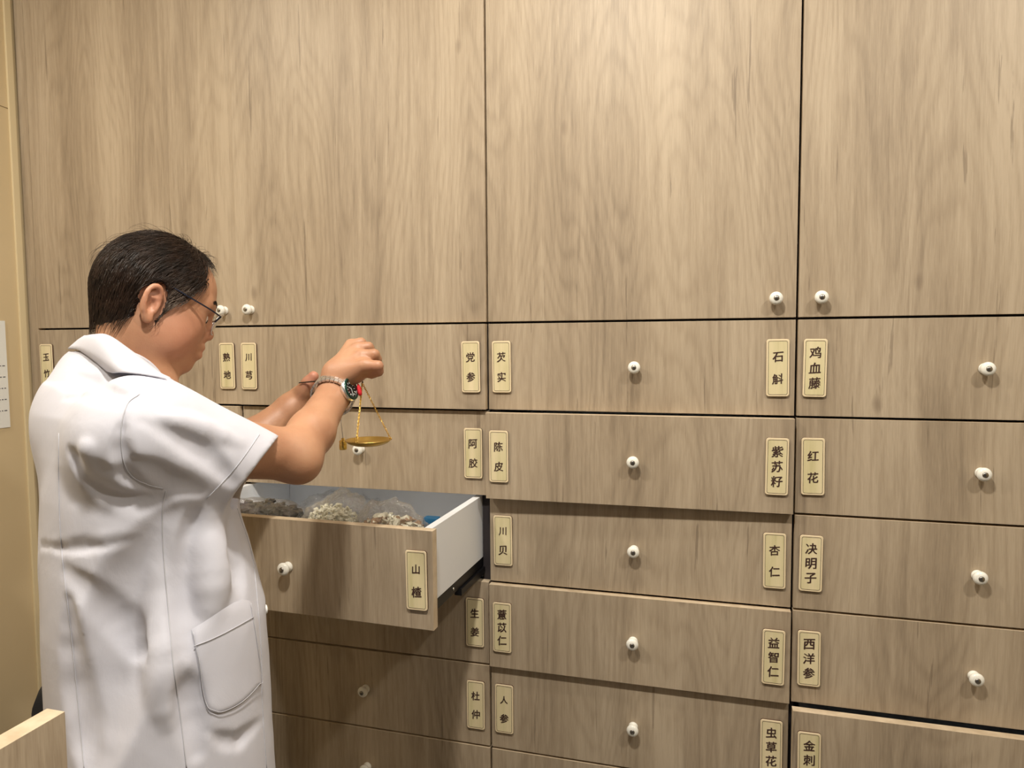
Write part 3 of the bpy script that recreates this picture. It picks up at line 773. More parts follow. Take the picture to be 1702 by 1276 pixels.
for v in bm.verts:
    t_ = front_.get(v, 12)/12
    nn = (v.co-HO).normalized(); v.co = v.co + (v.normal*0.6+nn*0.4)*(0.0065*math.sin(min(1, t_*1.3)*math.pi/2)-0.0004)
hair = wpart('hair', bm, M_HAIR, man, True)
bm = bmesh.new(); bg = bmesh.new(); rr = random.Random(11); cnt_ = 0
poly = [p for p in body_me.polygons]
cand = []
for p in body_me.polygons:
    c_ = p.center+mb
    if (c_-HO).length < 0.13 and in_hair(c_): cand.append((c_.copy(), p.normal.copy()))
def strand(b, root, nrm, L, lift, w0, curl=0.0, seg=7):
    v = root-HO; x, y, z = v.dot(hf), v.dot(hl), v.dot(hu); s = 1 if y > 0 else -1
    p = root.copy(); pts = [p.copy()]; top = max(0.0, min(1.0, (z-0.02)/0.06))
    jx, jy, jz = rr.uniform(-.22, .22), rr.uniform(-.22, .22), rr.uniform(-.22, .22)
    # flow: on top sweeps back and to the sides from a parting; on the sides down and back
    for i in range(seg):
        t_ = (i+1)/seg; q = p-HO; y_ = q.dot(hl); z_ = q.dot(hu); x_ = q.dot(hf)
        tp = max(0.0, min(1.0, (z_-0.03)/0.06))
        wb_ = max(0.0, min(1.0, (x_+0.05)/0.05)); sy = max(-1.0, min(1.0, y_/0.02))
        d = (hf*(-0.55) + hl*(0.7*sy*tp) + hu*(-0.75*(1-tp)))*wb_ + (hf*(-0.75*tp) + hl*(-0.1*s) + hu*(-1.0*(1-tp*0.6)))*(1-wb_)
        wf = max(0.0, min(1.0, (x_-0.005)/0.05))*tp
        d = d*(1-wf) + (hf*0.35 + hl*(-0.55) + hu*(-0.25+curl))*wf
        d = d + hf*jx + hl*jy + hu*jz
        nr = body_bvh.find_nearest(p); n_ = nr[1]
        d = (d - n_*d.dot(n_)).normalized(); p = p + d*(L/seg)
        nr = body_bvh.find_nearest(p)
        hgt = 0.0062 + lift*math.sin(t_*math.pi*0.8)
        p = nr[0] + (p-nr[0]).normalized()*hgt if (p-nr[0]).length > 1e-5 else nr[0]+nr[1]*hgt
        if (p-HO).dot(hu) < -0.080: break
        pts.append(p.copy())
    if len(pts) < 3: return
    N = len(pts); tube(b, pts, [w0*(1-0.85*i/(N-1)) for i in range(N)], 3)
for i in range(6200):
    c_, nn = cand[rr.randrange(len(cand))]; v = c_-HO; x, z = v.dot(hf), v.dot(hu)
    grey = x > 0.012 and z < 0.045
    L = rr.uniform(0.012, 0.022) if (grey or (x > -0.02 and z < 0.03)) else rr.uniform(0.025, 0.05)
    strand(bg if grey and rr.random() < 0.75 else bm, c_, nn, L, rr.uniform(0.000, 0.0035)*(1 if not grey else 0.2), 0.00055)
for i in range(260):     # loose strands standing off the crown and the quiff
    c_, nn = cand[rr.randrange(len(cand))]; v = c_-HO
    if v.dot(hu) < 0.05: continue
    strand(bm, c_, nn, rr.uniform(0.03, 0.06), rr.uniform(0.006, 0.014), 0.00032, rr.uniform(0, 0.5), 9)
for i in range(520):     # thin ragged front lock and crown
    c_, nn = cand[rr.randrange(len(cand))]; v = c_-HO
    if v.dot(hu) < 0.045 or v.dot(hf) < 0.010: continue
    strand(bm, c_, nn, rr.uniform(0.022, 0.045), rr.uniform(0.004, 0.012), 0.00036, rr.uniform(0.1, 0.9), 8)
wpart('hair_strand', bm, M_HAIR, man, True)['kind'] = 'stuff'
o = wpart('temple_hair', bg, M_GREY, man, True); o['kind'] = 'stuff'; o['label'] = 'short greying hair at the temple'

# lab coat -----------------------------------------------------------
gc = Grid((-0.98, -0.98, 0.58), (0.10, 0.05, 1.50), 0.0032)
rows = [(610, 150, 215, 0.06), (640, 98, 262, 0.11), (680, 74, 305, 0.155), (740, 66, 350, 0.180), (800, 62, 374, 0.185), (900, 61, 408, 0.188), (1000, 64, 436, 0.192), (1100, 70, 444, 0.197), (1200, 76, 448, 0.202), (1276, 82, 453, 0.205), (1500, 60, 470, 0.215), (1600, 55, 475, 0.22)]
zc, ccx, ccy, caa, cbb = [], [], [], [], []
for (py, l_, r_, b_) in rows:
    d0 = 0.985; c_ = at((l_+r_)/2+10, py, d0); a_ = (r_-l_)/2/F_PX*d0*0.88
    zc.append(c_.z); ccx.append(c_.x); ccy.append(c_.y); cbb.append(b_); caa.append(math.sqrt(max(a_*a_-(b_*0.14)**2, 0.002)))
zc, ccx, ccy, caa, cbb = [np.array(q[::-1]) for q in (zc, ccx, ccy, caa, cbb)]
def torso(off=0.0, top=1.44, bottom=0.62):
    def fn(X, Y, Z):
        z = Z[0, 0, :]; cx = np.interp(z, zc, ccx)[None, None, :]; cy = np.interp(z, zc, ccy)[None, None, :]
        a = np.interp(z, zc, caa)[None, None, :]+off; b = np.interp(z, zc, cbb)[None, None, :]+off
        u = (X-cx)*bf.x+(Y-cy)*bf.y; v = (X-cx)*bs.x+(Y-cy)*bs.y
        rho = (np.abs(u/a)**2.3+np.abs(v/b)**2.3)**(1/2.3)
        d = (rho-1)*np.minimum(a, b)
        return np.maximum(np.maximum(d, Z-top), bottom-Z)
    return fn, np.array((-0.98, -0.98, bottom)), np.array((0.1, 0.05, top))
gc.add(torso(), 0.004)
YK = at(178, 668, 1.03)
gc.add(cap(YK, 0.062, SHR, 0.066), 0.04); gc.add(cap(YK, 0.062, SHL, 0.066), 0.04)
gc.add(ell(at(168, 705, 1.0), (0.078, 0.11, 0.082), [list(bf), list(bs), (0, 0, 1)]), 0.05)
gc.add(cap(at(160, 622, 1.06), 0.036, at(215, 655, 0.97), 0.050), 0.04); gc.add(cap(at(160, 622, 1.06), 0.036, at(190, 650, 1.14), 0.05), 0.04)
# sleeves
CUR = at(415, 789, 0.955); CUL = at(330, 765, 1.19)
def sleeve(g_, sh, cu, r1, r2, nrm=None):
    d = (cu-sh).normalized(); f0, lo, hi = cap(sh, r1, cu+d*0.05, r2)
    c = nrm.normalized() if nrm is not None else d
    fn = lambda X, Y, Z: np.maximum(f0(X, Y, Z), (X-cu.x)*c.x+(Y-cu.y)*c.y+(Z-cu.z)*c.z)
    g_.add((fn, lo, hi), 0.028)
sleeve(gc, SHR, CUR, 0.080, 0.062, cR*0.79-cU*0.61+cF*0.22); sleeve(gc, SHL, CUL, 0.078, 0.062)
# cloth folds: raised and sunken ridges
def ridge(pts, r, k, mode):
    P_ = [Vector(p) for p in pts]; chain_ = list(zip(P_, P_[1:]))
    for a, b in chain_: gc.add(cap(a, r, b, r), k, mode)
def near(px, py, lift=0.0):
    """point on the torso/sleeve surface seen at pixel (coarse march through the field)"""
    o = at(px, py, 0.0001); d = (at(px, py, 1.0)-CAM)
    for i in range(500):
        p = CAM+d*(0.5+i*0.0018); ii = ((np.array(p)-gc.lo)/gc.h).astype(int)
        if (ii < 0).any() or (ii >= gc.n).any(): continue
        if gc.D[tuple(ii)] < 0:
            q = np.clip(ii, 3, gc.n-4); nn = Vector([float(gc.D[tuple(q+e)]-gc.D[tuple(q-e)]) for e in np.eye(3, dtype=int)*2])
            return p + (nn.normalized() if nn.length > 1e-6 else -d.normalized())*lift
    return None
def fold(px, r=0.010, k=0.02, mode='-'):
    q = sub([(x, y, 0) for x, y in px], 5); pts = []
    for a, b in zip(q, q[1:]):
        n_ = max(1, int((b-a).length/14))
        for i in range(n_): pts.append(a.lerp(b, i/n_))
    pts.append(q[-1])
    P_ = [near(p.x, p.y, r if mode == '-' else -r*0.9) for p in pts]; P_ = [p for p in P_ if p is not None]
    n_ = len(P_)
    for i in range(n_-1):
        if (P_[i]-P_[i+1]).length > 0.05: continue
        e0 = 0.08+0.92*math.sin(math.pi*min(1, (i+0.5)/n_)); gc.add(cap(P_[i], r, P_[i+1], r), max(k*e0*1.15, 0.004), mode)
folds = [
 ([(118, 750), (145, 780), (180, 808), (240, 828), (285, 822)], 0.010, 0.020, '-'),
 ([(135, 735), (160, 768), (200, 795), (250, 812)], 0.008, 0.018, '+'),
 ([(210, 690), (201, 730), (206, 770), (222, 800), (255, 814)], 0.004, 0.012, '-'),
 ([(62, 905), (105, 908), (160, 903), (235, 893)], 0.004, 0.009, '-'),
 ([(62, 899), (105, 901), (160, 896), (235, 886)], 0.006, 0.010, '+'),
 ([(274, 862), (245, 930), (220, 1000), (198, 1080), (178, 1180), (165, 1276)], 0.022, 0.040, '-'),
 ([(262, 900), (262, 1000), (265, 1100), (278, 1200)], 0.012, 0.022, '+'),
 ([(322, 850), (318, 920), (312, 1000), (305, 1100)], 0.010, 0.024, '-'),
 ([(350, 845), (352, 930), (348, 1010)], 0.012, 0.022, '+'),
 ([(384, 850), (392, 920), (402, 990)], 0.008, 0.018, '-'),
 ([(236, 700), (300, 728), (350, 760), (385, 800)], 0.008, 0.014, '-'),
 ([(262, 690), (330, 705), (400, 735)], 0.008, 0.012, '+'),
 ([(225, 765), (270, 795), (330, 815)], 0.008, 0.016, '-'),
 ([(110, 660), (160, 655), (205, 670)], 0.006, 0.012, '-'),
 ([(120, 620), (165, 640), (215, 660)], 0.006, 0.010, '-'),
 ([(345, 1215), (390, 1232), (440, 1196)], 0.004, 0.012, '-'),
 ([(112, 950), (150, 985), (200, 1030), (240, 1090)], 0.018, 0.012, '-'), ([(118, 1000), (122, 1100), (136, 1200), (150, 1276)], 0.016, 0.020, '-'),
 ([(300, 1110), (316, 1170), (326, 1250)], 0.008, 0.018, '-')]
for f_ in folds: fold(*f_)
# soft random creasing
def nz3(s_, seed):
    rs = np.random.RandomState(seed); A = rs.randn(7, 3); A /= np.linalg.norm(A, axis=1)[:, None]; A *= s_*rs.uniform(0.6, 1.5, 7)[:, None]; A[:, 2] *= 0.45; ph = rs.uniform(0, 6.28, 7)
    return lambda X, Y, Z: sum(np.sin(A[i, 0]*X+A[i, 1]*Y+A[i, 2]*Z+ph[i]+1.5*np.sin(A[(i+1) % 7, 0]*Y*0.7+A[i, 2]*Z)) for i in range(7))/7
n1, n2 = nz3(38, 4), nz3(90, 9)
gc.displace(lambda X, Y, Z: 0.0022*n1(X, Y, Z)+0.0008*n2(X, Y, Z))
# hollow sleeves, open neck
for sh, cu, r_ in ((SHR, CUR, 0.0555), (SHL, CUL, 0.0555)):
    d = (cu-sh).normalized(); gc.add(cap(cu-d*0.085, 0.046, cu+d*0.09, r_+0.001), 0.002, '-')
gc.add(cap(at(228, 580, 1.06), 0.052, at(224, 612, 1.06), 0.042), 0.008, '-')
gc.add(cap(at(255, 625, 0.985), 0.03, at(250, 665, 0.99), 0.028), 0.01, '-')
coat_me = gc.mesh('lab_coat'); relax(coat_me, 1, 0.5)
cvo = [v.co.copy() for v in coat_me.vertices]
coat_bvh = BVHTree.FromPolygons(cvo, [tuple(p.vertices) for p in coat_me.polygons])
coat = place(coat_me, 'lab_coat', M_COAT, man)
def on_coat(px, py, lift=0.001, bvh=coat_bvh):
    d = (at(px, py, 1.0)-CAM).normalized(); h = bvh.ray_cast(CAM, d)
    if h[0] is None or (h[0]-CAM).length > 1.6: return None
    return h[0]+h[1]*lift
def dense(px, step=5):
    out = []
    q = sub([(a, b, 0) for a, b in px], 6)
    for a, b in zip(q, q[1:]):
        n_ = max(1, int((b-a).length/step))
        for i in range(n_): out.append(a.lerp(b, i/n_))
    out.append(q[-1]); return out
def seam(name, px, r=0.0012, lift=0.0004, m=M_SEAM):
    pts = [on_coat(p.x, p.y, lift) for p in dense(px)]; pts = [p for p in pts if p is not None]
    runs = []; cur = []
    for p in pts:
        if cur and (p-cur[-1]).length > 0.03: runs.append(cur); cur = []
        cur.append(p)
    runs.append(cur); b = bmesh.new()
    for q in runs:
        if len(q) > 2: tube(b, q, r*0.6, 6)
    return wpart(name, b, m, coat, True)
seam('side_seam', [(276, 815), (270, 850), (272, 920), (279, 1010), (287, 1100), (298, 1180), (310, 1276)])
seam('armhole_seam', [(232, 655), (212, 672), (202, 710), (204, 760), (218, 790), (245, 805), (272, 812)])
seam('cuff_seam', [(431, 722), (408, 755), (383, 787), (344, 828)], 0.0009)
seam('back_seam', [(98, 720), (98, 820), (103, 920), (118, 1050), (128, 1150), (140, 1276)], 0.0009)
seam('front_seam', [(394, 845), (418, 920), (428, 1000), (434, 1080), (436, 1170), (443, 1276)], 0.0009)
# pocket: a patch laid on the coat
def patch(name, outline, thick, m, parent, nu=26, nv=26):
    """outline: 4 corner pixel positions + rounding handled by the mask function"""
    return None
pk = [(318, 1046), (414, 998), (433, 1122), (428, 1140), (400, 1168), (368, 1184), (352, 1182), (342, 1168), (330, 1110)]
def fill_patch(name, poly_px, lift, parent, m, step=6):
    xs = [p[0] for p in poly_px]; ys = [p[1] for p in poly_px]
    def inside(x, y):
        c = False; n_ = len(poly_px); j = n_-1
        for i in range(n_):
            xi, yi = poly_px[i]; xj, yj = poly_px[j]
            if (yi > y) != (yj > y) and x < (xj-xi)*(y-yi)/(yj-yi)+xi: c = not c
            j = i
        return c
    b = bmesh.new(); V = {}
    # polar fan from the centroid keeps the outline exact
    cx, cy = sum(xs)/len(xs), sum(ys)/len(ys); ring = dense(poly_px+[poly_px[0]], step)[:-1]; K_ = 14
    rings = []
    for k in range(1, K_+1):
        L = []
        for p in ring:
            x = cx+(p.x-cx)*k/K_; y = cy+(p.y-cy)*k/K_; q = on_coat(x, y, lift if k < K_ else lift*0.2)
            L.append(b.verts.new(q if q is not None else on_coat(cx, cy, lift)))
        rings.append(L)
    c0 = b.verts.new(on_coat(cx, cy, lift)); n_ = len(ring)
    for i in range(n_):
        b.faces.new((c0, rings[0][i], rings[0][(i+1) % n_]))
        for k in range(K_-1): b.faces.new((rings[k][i], rings[k+1][i], rings[k+1][(i+1) % n_], rings[k][(i+1) % n_]))
    bmesh.ops.recalc_face_normals(b, faces=b.faces)
    for _ in range(2): bmesh.ops.smooth_vert(b, verts=[v for L in rings[:-1] for v in L]+[c0], factor=0.5, use_axis_x=True, use_axis_y=True, use_axis_z=True)
    return wpart(name, b, m, parent, True)
# keep the corners of the pocket crisp by doubling them
pk2 = []
for p in pk: pk2.append(p)
pocket = fill_patch('pocket', pk2, 0.0032, coat, M_COAT)
seam('pocket_stitching', [(322, 1050), (332, 1110), (344, 1166), (354, 1179), (370, 1181), (400, 1165), (426, 1138), (431, 1122), (413, 1003)], 0.0008, 0.0036)
seam('pocket_hem', [(322, 1074), (370, 1052), (418, 1026)], 0.0010, 0.0038)

# collar: a folded band around the neck
top = [at(147, 556, 1.015), at(176, 553, 0.955), at(215, 578, 0.925), at(258, 611, 0.925), at(290, 640, 0.955), at(298, 655, 1.00), at(285, 640, 1.06), at(240, 600, 1.11), at(180, 565, 1.10), at(150, 556, 1.06)]
out_ = [at(126, 584, 1.02), at(160, 597, 0.895), at(214, 630, 0.853), at(272, 672, 0.865), at(306, 690, 0.93), at(318, 690, 1.00), at(300, 690, 1.08), at(230, 650, 1.17), at(165, 595, 1.14), at(132, 580, 1.07)]
inn = [p.lerp(at(215, 660, 1.02), 0.25) for p in top]
T, O, I_ = sub(top, 6, True), sub(out_, 6, True), sub(inn, 6, True)
bm = bmesh.new(); N = len(T)
lay = []
for t_ in (0, 0.5, 1.0): lay.append([bm.verts.new(I_[i].lerp(T[i], t_)) for i in range(N)])
for t_ in (0.12, 0.4, 0.7, 1.0):
    L = []
    for i in range(N):
        p = T[i].lerp(O[i], t_); c_ = (T[i]-at(215, 600, 1.02)); p = p + c_.normalized()*0.006*math.sin(t_*math.pi)
        nr = coat_bvh.find_nearest(p)
        tgt = nr[0]+nr[1]*0.004
        if t_ == 1.0: p = tgt
        elif t_ > 0.5: p = p.lerp(tgt, 0.35)
        nr = coat_bvh.find_nearest(p)
        if (p-nr[0]).dot(nr[1]) < 0.003: p = nr[0]+nr[1]*0.004
        L.append(bm.verts.new(p))
    lay.append(L)
for A, B in zip(lay, lay[1:]):
    for i in range(N): bm.faces.new((A[i], A[(i+1) % N], B[(i+1) % N], B[i]))
for _ in range(2): bmesh.ops.smooth_vert(bm, verts=bm.verts, factor=0.4, use_axis_x=True, use_axis_y=True, use_axis_z=True)
col = wpart('collar', bm, M_COAT, coat, True)
sm = col.modifiers.new('t', 'SOLIDIFY'); sm.thickness = 0.0022; sm.offset = 0
# dark shirt collar under the coat
bm = bmesh.new(); ctr = at(225, 625, 1.02)
pts = [p.lerp(ctr, 0.16)-cU*0.010 for p in top[3:7]]
pts = sub(pts, 6); tube(bm, pts, 0.011, 8, flat=0.5); wpart('shirt_collar', bm, M_BLACK, man, True)['label'] = 'dark knitted shirt collar under the chin'
# coat buttons at the front edge
bm = bmesh.new()
for (x, y) in ((441, 1012),):
    p = at(x, y, 0.99); lathe(bm, [(0.0, -0.002), (0.006, -0.002), (0.007, 0.0), (0.006, 0.002), (0.0, 0.002)], Matrix.Translation(p) @ bf.to_track_quat('Z', 'Y').to_matrix().to_4x4(), 16)
wpart('button', bm, M_BUTTON, coat, True)

# legs, shoes (below the picture)
hip = Vector((np.interp(0.9, zc, ccx), np.interp(0.9, zc, ccy), 0.92))
gl = Grid((hip.x-0.35, hip.y-0.35, 0.0), (hip.x+0.35, hip.y+0.35, 1.0), 0.010)
gl.add(ell(hip+Vector((0, 0, -0.03)), (0.11, 0.15, 0.12), [list(bf), list(bs), (0, 0, 1)]), 0.03)
for s in (-1, 1):
    h_ = hip+bs*s*0.09; k_ = Vector((h_.x, h_.y, 0.48))+bf*0.02; a_ = Vector((h_.x, h_.y, 0.09))
    gl.add(cap(h_, 0.085, k_, 0.062), 0.03); gl.add(cap(k_, 0.060, a_, 0.048), 0.02)
tm = gl.mesh('trousers'); relax(tm, 2); place(tm, 'trousers', M_TROU, man)
for s in (-1, 1):
    a_ = hip+bs*s*0.09; gs = Grid((a_.x-0.25, a_.y-0.25, -0.02), (a_.x+0.25, a_.y+0.25, 0.14), 0.006)
    A3 = [list(bf), list(bs), (0, 0, 1)]
    gs.add(ell(Vector((a_.x, a_.y, 0.045))+bf*0.05, (0.14, 0.048, 0.045), A3), 0.02); gs.add(cap(Vector((a_.x, a_.y, 0.06)), 0.045, Vector((a_.x, a_.y, 0.085)), 0.045), 0.02)
    f_ = (lambda X, Y, Z: 0*X+0*Y+Z-0.004), np.array((a_.x-0.25, a_.y-0.25, -0.02)), np.array((a_.x+0.25, a_.y+0.25, 0.01)); gs.add(f_, 0.002, '-')
    sm_ = gs.mesh('shoe'); place(sm_, 'shoe', M_SHOE, man)

# ------------------------------------------------------------------ eyeglasses
gle = hd(0.10, 0, -0.005)
gg = empty('eyeglasses', gle); tag(gg, 'thin dark-rimmed eyeglasses worn on the man\'s face', 'glasses')
def gpart(name, bm, m, smooth=True):
    bmesh.ops.transform(bm, matrix=Matrix.Translation(-gle), verts=bm.verts); return from_bm(name, bm, m, gg, smooth)
for s in (-1, 1):
    ptsr = [hd(0.109 - 0.10*abs(0.026*math.cos(a)+0.0)*0.4 - (0.012 if math.cos(a) > 0 else 0)*abs(math.cos(a))+0.25*0.016*math.sin(a), s*(0.034+0.027*math.cos(a)), -0.003+0.020*math.sin(a)) for a in [2*math.pi*k/28 for k in range(28)]]
    b = bmesh.new(); tube(b, ptsr, 0.0011, 6, True); gpart('lens_rim', b, M_STEEL2)
    b = bmesh.new(); vs = [b.verts.new(p) for p in ptsr]; b.faces.new(vs); gpart('lens', b, M_LENS, False)
    hp = hd(0.102, s*0.064, 0.009)
    b = bmesh.new(); tube(b, sub([hp, hd(0.078, s*0.076, 0.014), hd(0.040, s*0.079, 0.022), hd(0.010, s*0.078, 0.029), hd(-0.010, s*0.0755, 0.030), hd(-0.022, s*0.074, 0.018)], 6), 0.0021, 6, flat=0.6); gpart('temple_arm', b, M_GFRAME)
    b = bmesh.new(); tube(b, [ptsr[0], hp], 0.0014, 6); gpart('hinge', b, M_GFRAME)
b = bmesh.new(); tube(b, sub([hd(0.108, -0.009, 0.004), hd(0.112, 0, 0.008), hd(0.108, 0.009, 0.004)], 5), 0.0009, 6); gpart('bridge', b, M_STEEL2)

# ------------------------------------------------------------------ wristwatch
wa = (WRR-MID).normalized()                  # forearm axis at the wrist
wc = WRR - wa*0.004
dn = cR*0.68 - cF*0.73 - cU*0.05; dn = (dn-wa*dn.dot(wa)).normalized()       # dial normal
wb = wa.cross(dn)
if wb.dot(cR) > 0: wb = -wb                   # wb: across the wrist towards image left
WRAD = 0.0336
wt = empty('wristwatch', wc); tag(wt, 'steel wristwatch with green bezel on the man\'s right wrist', 'watch')
def wp(name, bm, m, smooth=True):
    bmesh.ops.transform(bm, matrix=Matrix.Translation(-wc), verts=bm.verts); return from_bm(name, bm, m, wt, smooth)
MW = Matrix((wb, wa, dn)).transposed().to_4x4()
if MW.determinant() < 0: MW = Matrix((wb, -wa, dn)).transposed().to_4x4()
MW.translation = wc + dn*(WRAD-0.0035)
bm = bmesh.new(); lathe(bm, [(0.0, -0.003), (0.0185, -0.003), (0.0200, 0.0), (0.0200, 0.005), (0.0180, 0.0065), (0.0150, 0.0068), (0.0150, 0.005), (0.0, 0.005)], MW, 40); case = wp('watch_case', bm, M_STEEL)
bm = bmesh.new(); lathe(bm, [(0.0150, 0.0066), (0.0152, 0.0086), (0.0188, 0.0078), (0.0192, 0.0062)], MW, 40); wp('bezel', bm, M_GREEN)
bm = bmesh.new(); lathe(bm, [(0.0, 0.0056), (0.0148, 0.0056)], MW, 40); dial = wp('dial', bm, M_DIAL)
for k in range(12):
    a = 2*math.pi*k/12; bm = bmesh.new(); box(bm, (-0.0006, 0.0095, 0.0057), (0.0006, 0.0128, 0.0062)); bmesh.ops.transform(bm, matrix=MW @ Matrix.Rotation(a, 4, 'Z') @ Matrix.Identity(4), verts=bm.verts)
    bmesh.ops.transform(bm, matrix=Matrix.Translation(-wc), verts=bm.verts); from_bm('hour_mark', bm, M_LUME, dial)
for a, L_ in ((-60, 0.0075), (60, 0.011)):
    bm = bmesh.new(); box(bm, (-0.0005, -0.001, 0.0064), (0.0005, L_, 0.0068)); bmesh.ops.transform(bm, matrix=Matrix.Translation(-wc) @ MW @ Matrix.Rotation(R(a), 4, 'Z'), verts=bm.verts); from_bm('watch_hand', bm, M_LUME, dial)
bm = bmesh.new(); lathe(bm, [(0.0, 0.0), (0.0028, 0.0), (0.0028, 0.004), (0.0, 0.0045)], MW @ Matrix.Translation((0, -0.0195, 0.002)) @ Matrix.Rotation(R(90), 4, 'X'), 12); wp('crown', bm, M_STEEL)
nl = 26
for k in range(nl):
    a0 = R(29)+(R(331)-R(29))*k/nl; a1 = R(29)+(R(331)-R(29))*(k+0.86)/nl
    for j in (-1, 0, 1):
        y0, y1 = (j*0.0062-0.0029, j*0.0062+0.0029); aa0, aa1 = a0+(0.055 if j == 0 else 0), a1+(0.055 if j == 0 else 0)
        bm = bmesh.new(); vs = []
        for a, rr_ in ((aa0, WRAD), (aa1, WRAD), (aa1, WRAD+0.0032), (aa0, WRAD+0.0032)):
            for y in (y0, y1): vs.append(bm.verts.new(dn*math.cos(a)*rr_ + wb*math.sin(a)*rr_ + wa*y))
        for q in ((0, 2, 3, 1), (2, 4, 5, 3), (4, 6, 7, 5), (6, 0, 1, 7), (0, 6, 4, 2), (1, 3, 5, 7)): bm.faces.new([vs[i] for i in q])
        bmesh.ops.recalc_face_normals(bm, faces=bm.faces)
        from_bm('bracelet_link', bm, M_STEEL if j == 0 else M_STEEL2, wt)

# ------------------------------------------------------------------ hand-held steelyard
HS = at(603, 629, 1.175)
hs = empty('hand_scale', HS); tag(hs, 'brass hand scale with round pan on chains, held over the open drawer', 'scale')
def sp(name, bm, m, parent=None, smooth=True):
    bmesh.ops.transform(bm, matrix=Matrix.Translation(-HS), verts=bm.verts); return from_bm(name, bm, m, parent or hs, smooth)
BL, BR_ = at(497, 636, 1.225), at(607, 626, 1.172)
bm = bmesh.new(); tube(bm, [BL, BR_], [0.0010, 0.0024], 10); sp('beam', bm, M_BEAM)
bm = bmesh.new(); tube(bm, [BR_-(BR_-BL).normalized()*0.006, BR_+(BR_-BL).normalized()*0.001], 0.0030, 10); sp('beam_end_cap', bm, M_BRASS)
bm = bmesh.new(); tube(bm, sub([at(602, 628, 1.174), at(600, 620, 1.175), at(604, 612, 1.178)], 4), 0.0007, 5); sp('lifting_cord', bm, M_STRING)
PC = at(612, 733, 1.165); PR = 0.0375
bm = bmesh.new(); prof = [(0.0, -0.0070), (0.012, -0.0068), (0.024, -0.0054), (0.033, -0.0018), (PR, 0.0025), (PR+0.0012, 0.003), (PR+0.0012, 0.0018), (0.0338, -0.0028), (0.0245, -0.0064), (0.012, -0.0078), (0.0, -0.0080)]
lathe(bm, prof, Matrix.Translation(PC), 48); pan = sp('pan', bm, M_BRASS2)
hook = at(602, 636, 1.172)
bm = bmesh.new(); tube(bm, sub([at(603, 628, 1.173), at(601, 631, 1.172), at(603, 635, 1.172), hook], 4), 0.0011, 6); sp('hook', bm, M_BEAM)
for ang in (R(27), R(147), R(267)):
    e_ = PC+Vector((math.cos(ang)*PR, math.sin(ang)*PR, 0.003)); bm = bmesh.new(); L_ = (e_-hook).length; nk = int(L_/0.0030); ax = (e_-hook).normalized(); q0 = ax.to_track_quat('Z', 'Y').to_matrix().to_4x4()
    for i in range(nk):
        c_ = hook.lerp(e_, (i+0.5)/nk); M_ = Matrix.Translation(c_) @ q0 @ Matrix.Rotation(R(90)*(i % 2), 4, 'Z')
        ring_ = [M_ @ Vector((0.0013*math.cos(a), 0, 0.0023*math.sin(a))) for a in [2*math.pi*k/8 for k in range(8)]]
        tube(bm, ring_, 0.00048, 4, True)
    sp('chain', bm, M_BRASS)
    bm = bmesh.new(); tube(bm, [e_+Vector((math.cos(a)*0.002, 0, math.sin(a)*0.002)) for a in [2*math.pi*k/10 for k in range(10)]], 0.0006, 5, True); sp('pan_ring', bm, M_BRASS)
# red tassel
bm = bmesh.new(); t0 = at(595, 638, 1.160); t1 = at(599, 657, 1.157)
tube(bm, [t0, t0.lerp(t1, 0.3), t0.lerp(t1, 0.75), t1], [0.0012, 0.0036, 0.0040, 0.0028], 8); sp('tassel', bm, M_RED)
bm = bmesh.new(); tube(bm, [at(591, 630, 1.178), t0], 0.0006, 5); sp('tassel_cord', bm, M_RED)
# sliding weight on its string
W0 = at(560, 634, 1.20); W1 = at(570, 728, 1.20)
bm = bmesh.new(); tube(bm, [W0, W1], 0.0010, 6); sp('weight_string', bm, M_STRING)
bm = bmesh.new(); lathe(bm, [(0.0, 0.0), (0.0028, 0.0), (0.0030, -0.003), (0.0062, -0.0045), (0.0068, -0.006), (0.0060, -0.0085), (0.0066, -0.0105), (0.0066, -0.019), (0.0060, -0.0202), (0.0, -0.0202)], Matrix.Translation(W1), 24); sp('counterweight', bm, M_BRASS)

# ------------------------------------------------------------------ bags in the open drawer
def inner(x, y, z): return Vector((dopen.location.x+x, dopen.location.y+y, dopen.location.z+z))
FLR = zb+0.013
def bag(name, label, c, r, seed, tilt=0.0, neck=None, crinkle=0.012, film=None):
    root = empty(name, c); tag(root, label, 'plastic bag', 'herb bags in the drawer')
    bm = bmesh.new(); bmesh.ops.create_icosphere(bm, subdivisions=4, radius=1.0); rj = random.Random(seed)
    for v in bm.verts:
        d = v.co.normalized()
        q = noise.noise(d*1.6+Vector((seed, 0, 0))); w1 = 1-abs(noise.noise(d*3.6+Vector((0, seed, 3))))*2; w2 = 1-abs(noise.noise(d*8+Vector((seed, 5, 1))))*2
        k = 1+0.18*q
        p = Vector((d.x*r[0], d.y*r[1], d.z*r[2]))*k + d*(crinkle*w1*0.6+crinkle*0.35*w2) + Vector((rj.uniform(-1, 1), rj.uniform(-1, 1), rj.uniform(-1, 1)))*crinkle*0.2
        if neck and d.dot(Vector(neck).normalized()) > 0.72:
            t_ = (d.dot(Vector(neck).normalized())-0.72)/0.28; p += Vector(neck)*t_*(0.7+0.5*noise.noise(d*9+Vector((seed, 0, 0))))
        p.z = max(p.z, -r[2]*0.9)
        v.co = p
    bmesh.ops.rotate(bm, verts=bm.verts, matrix=Matrix.Rotation(R(tilt), 3, 'Z'))
    from_bm('film', bm, film or M_BAG, root, False)
    return root
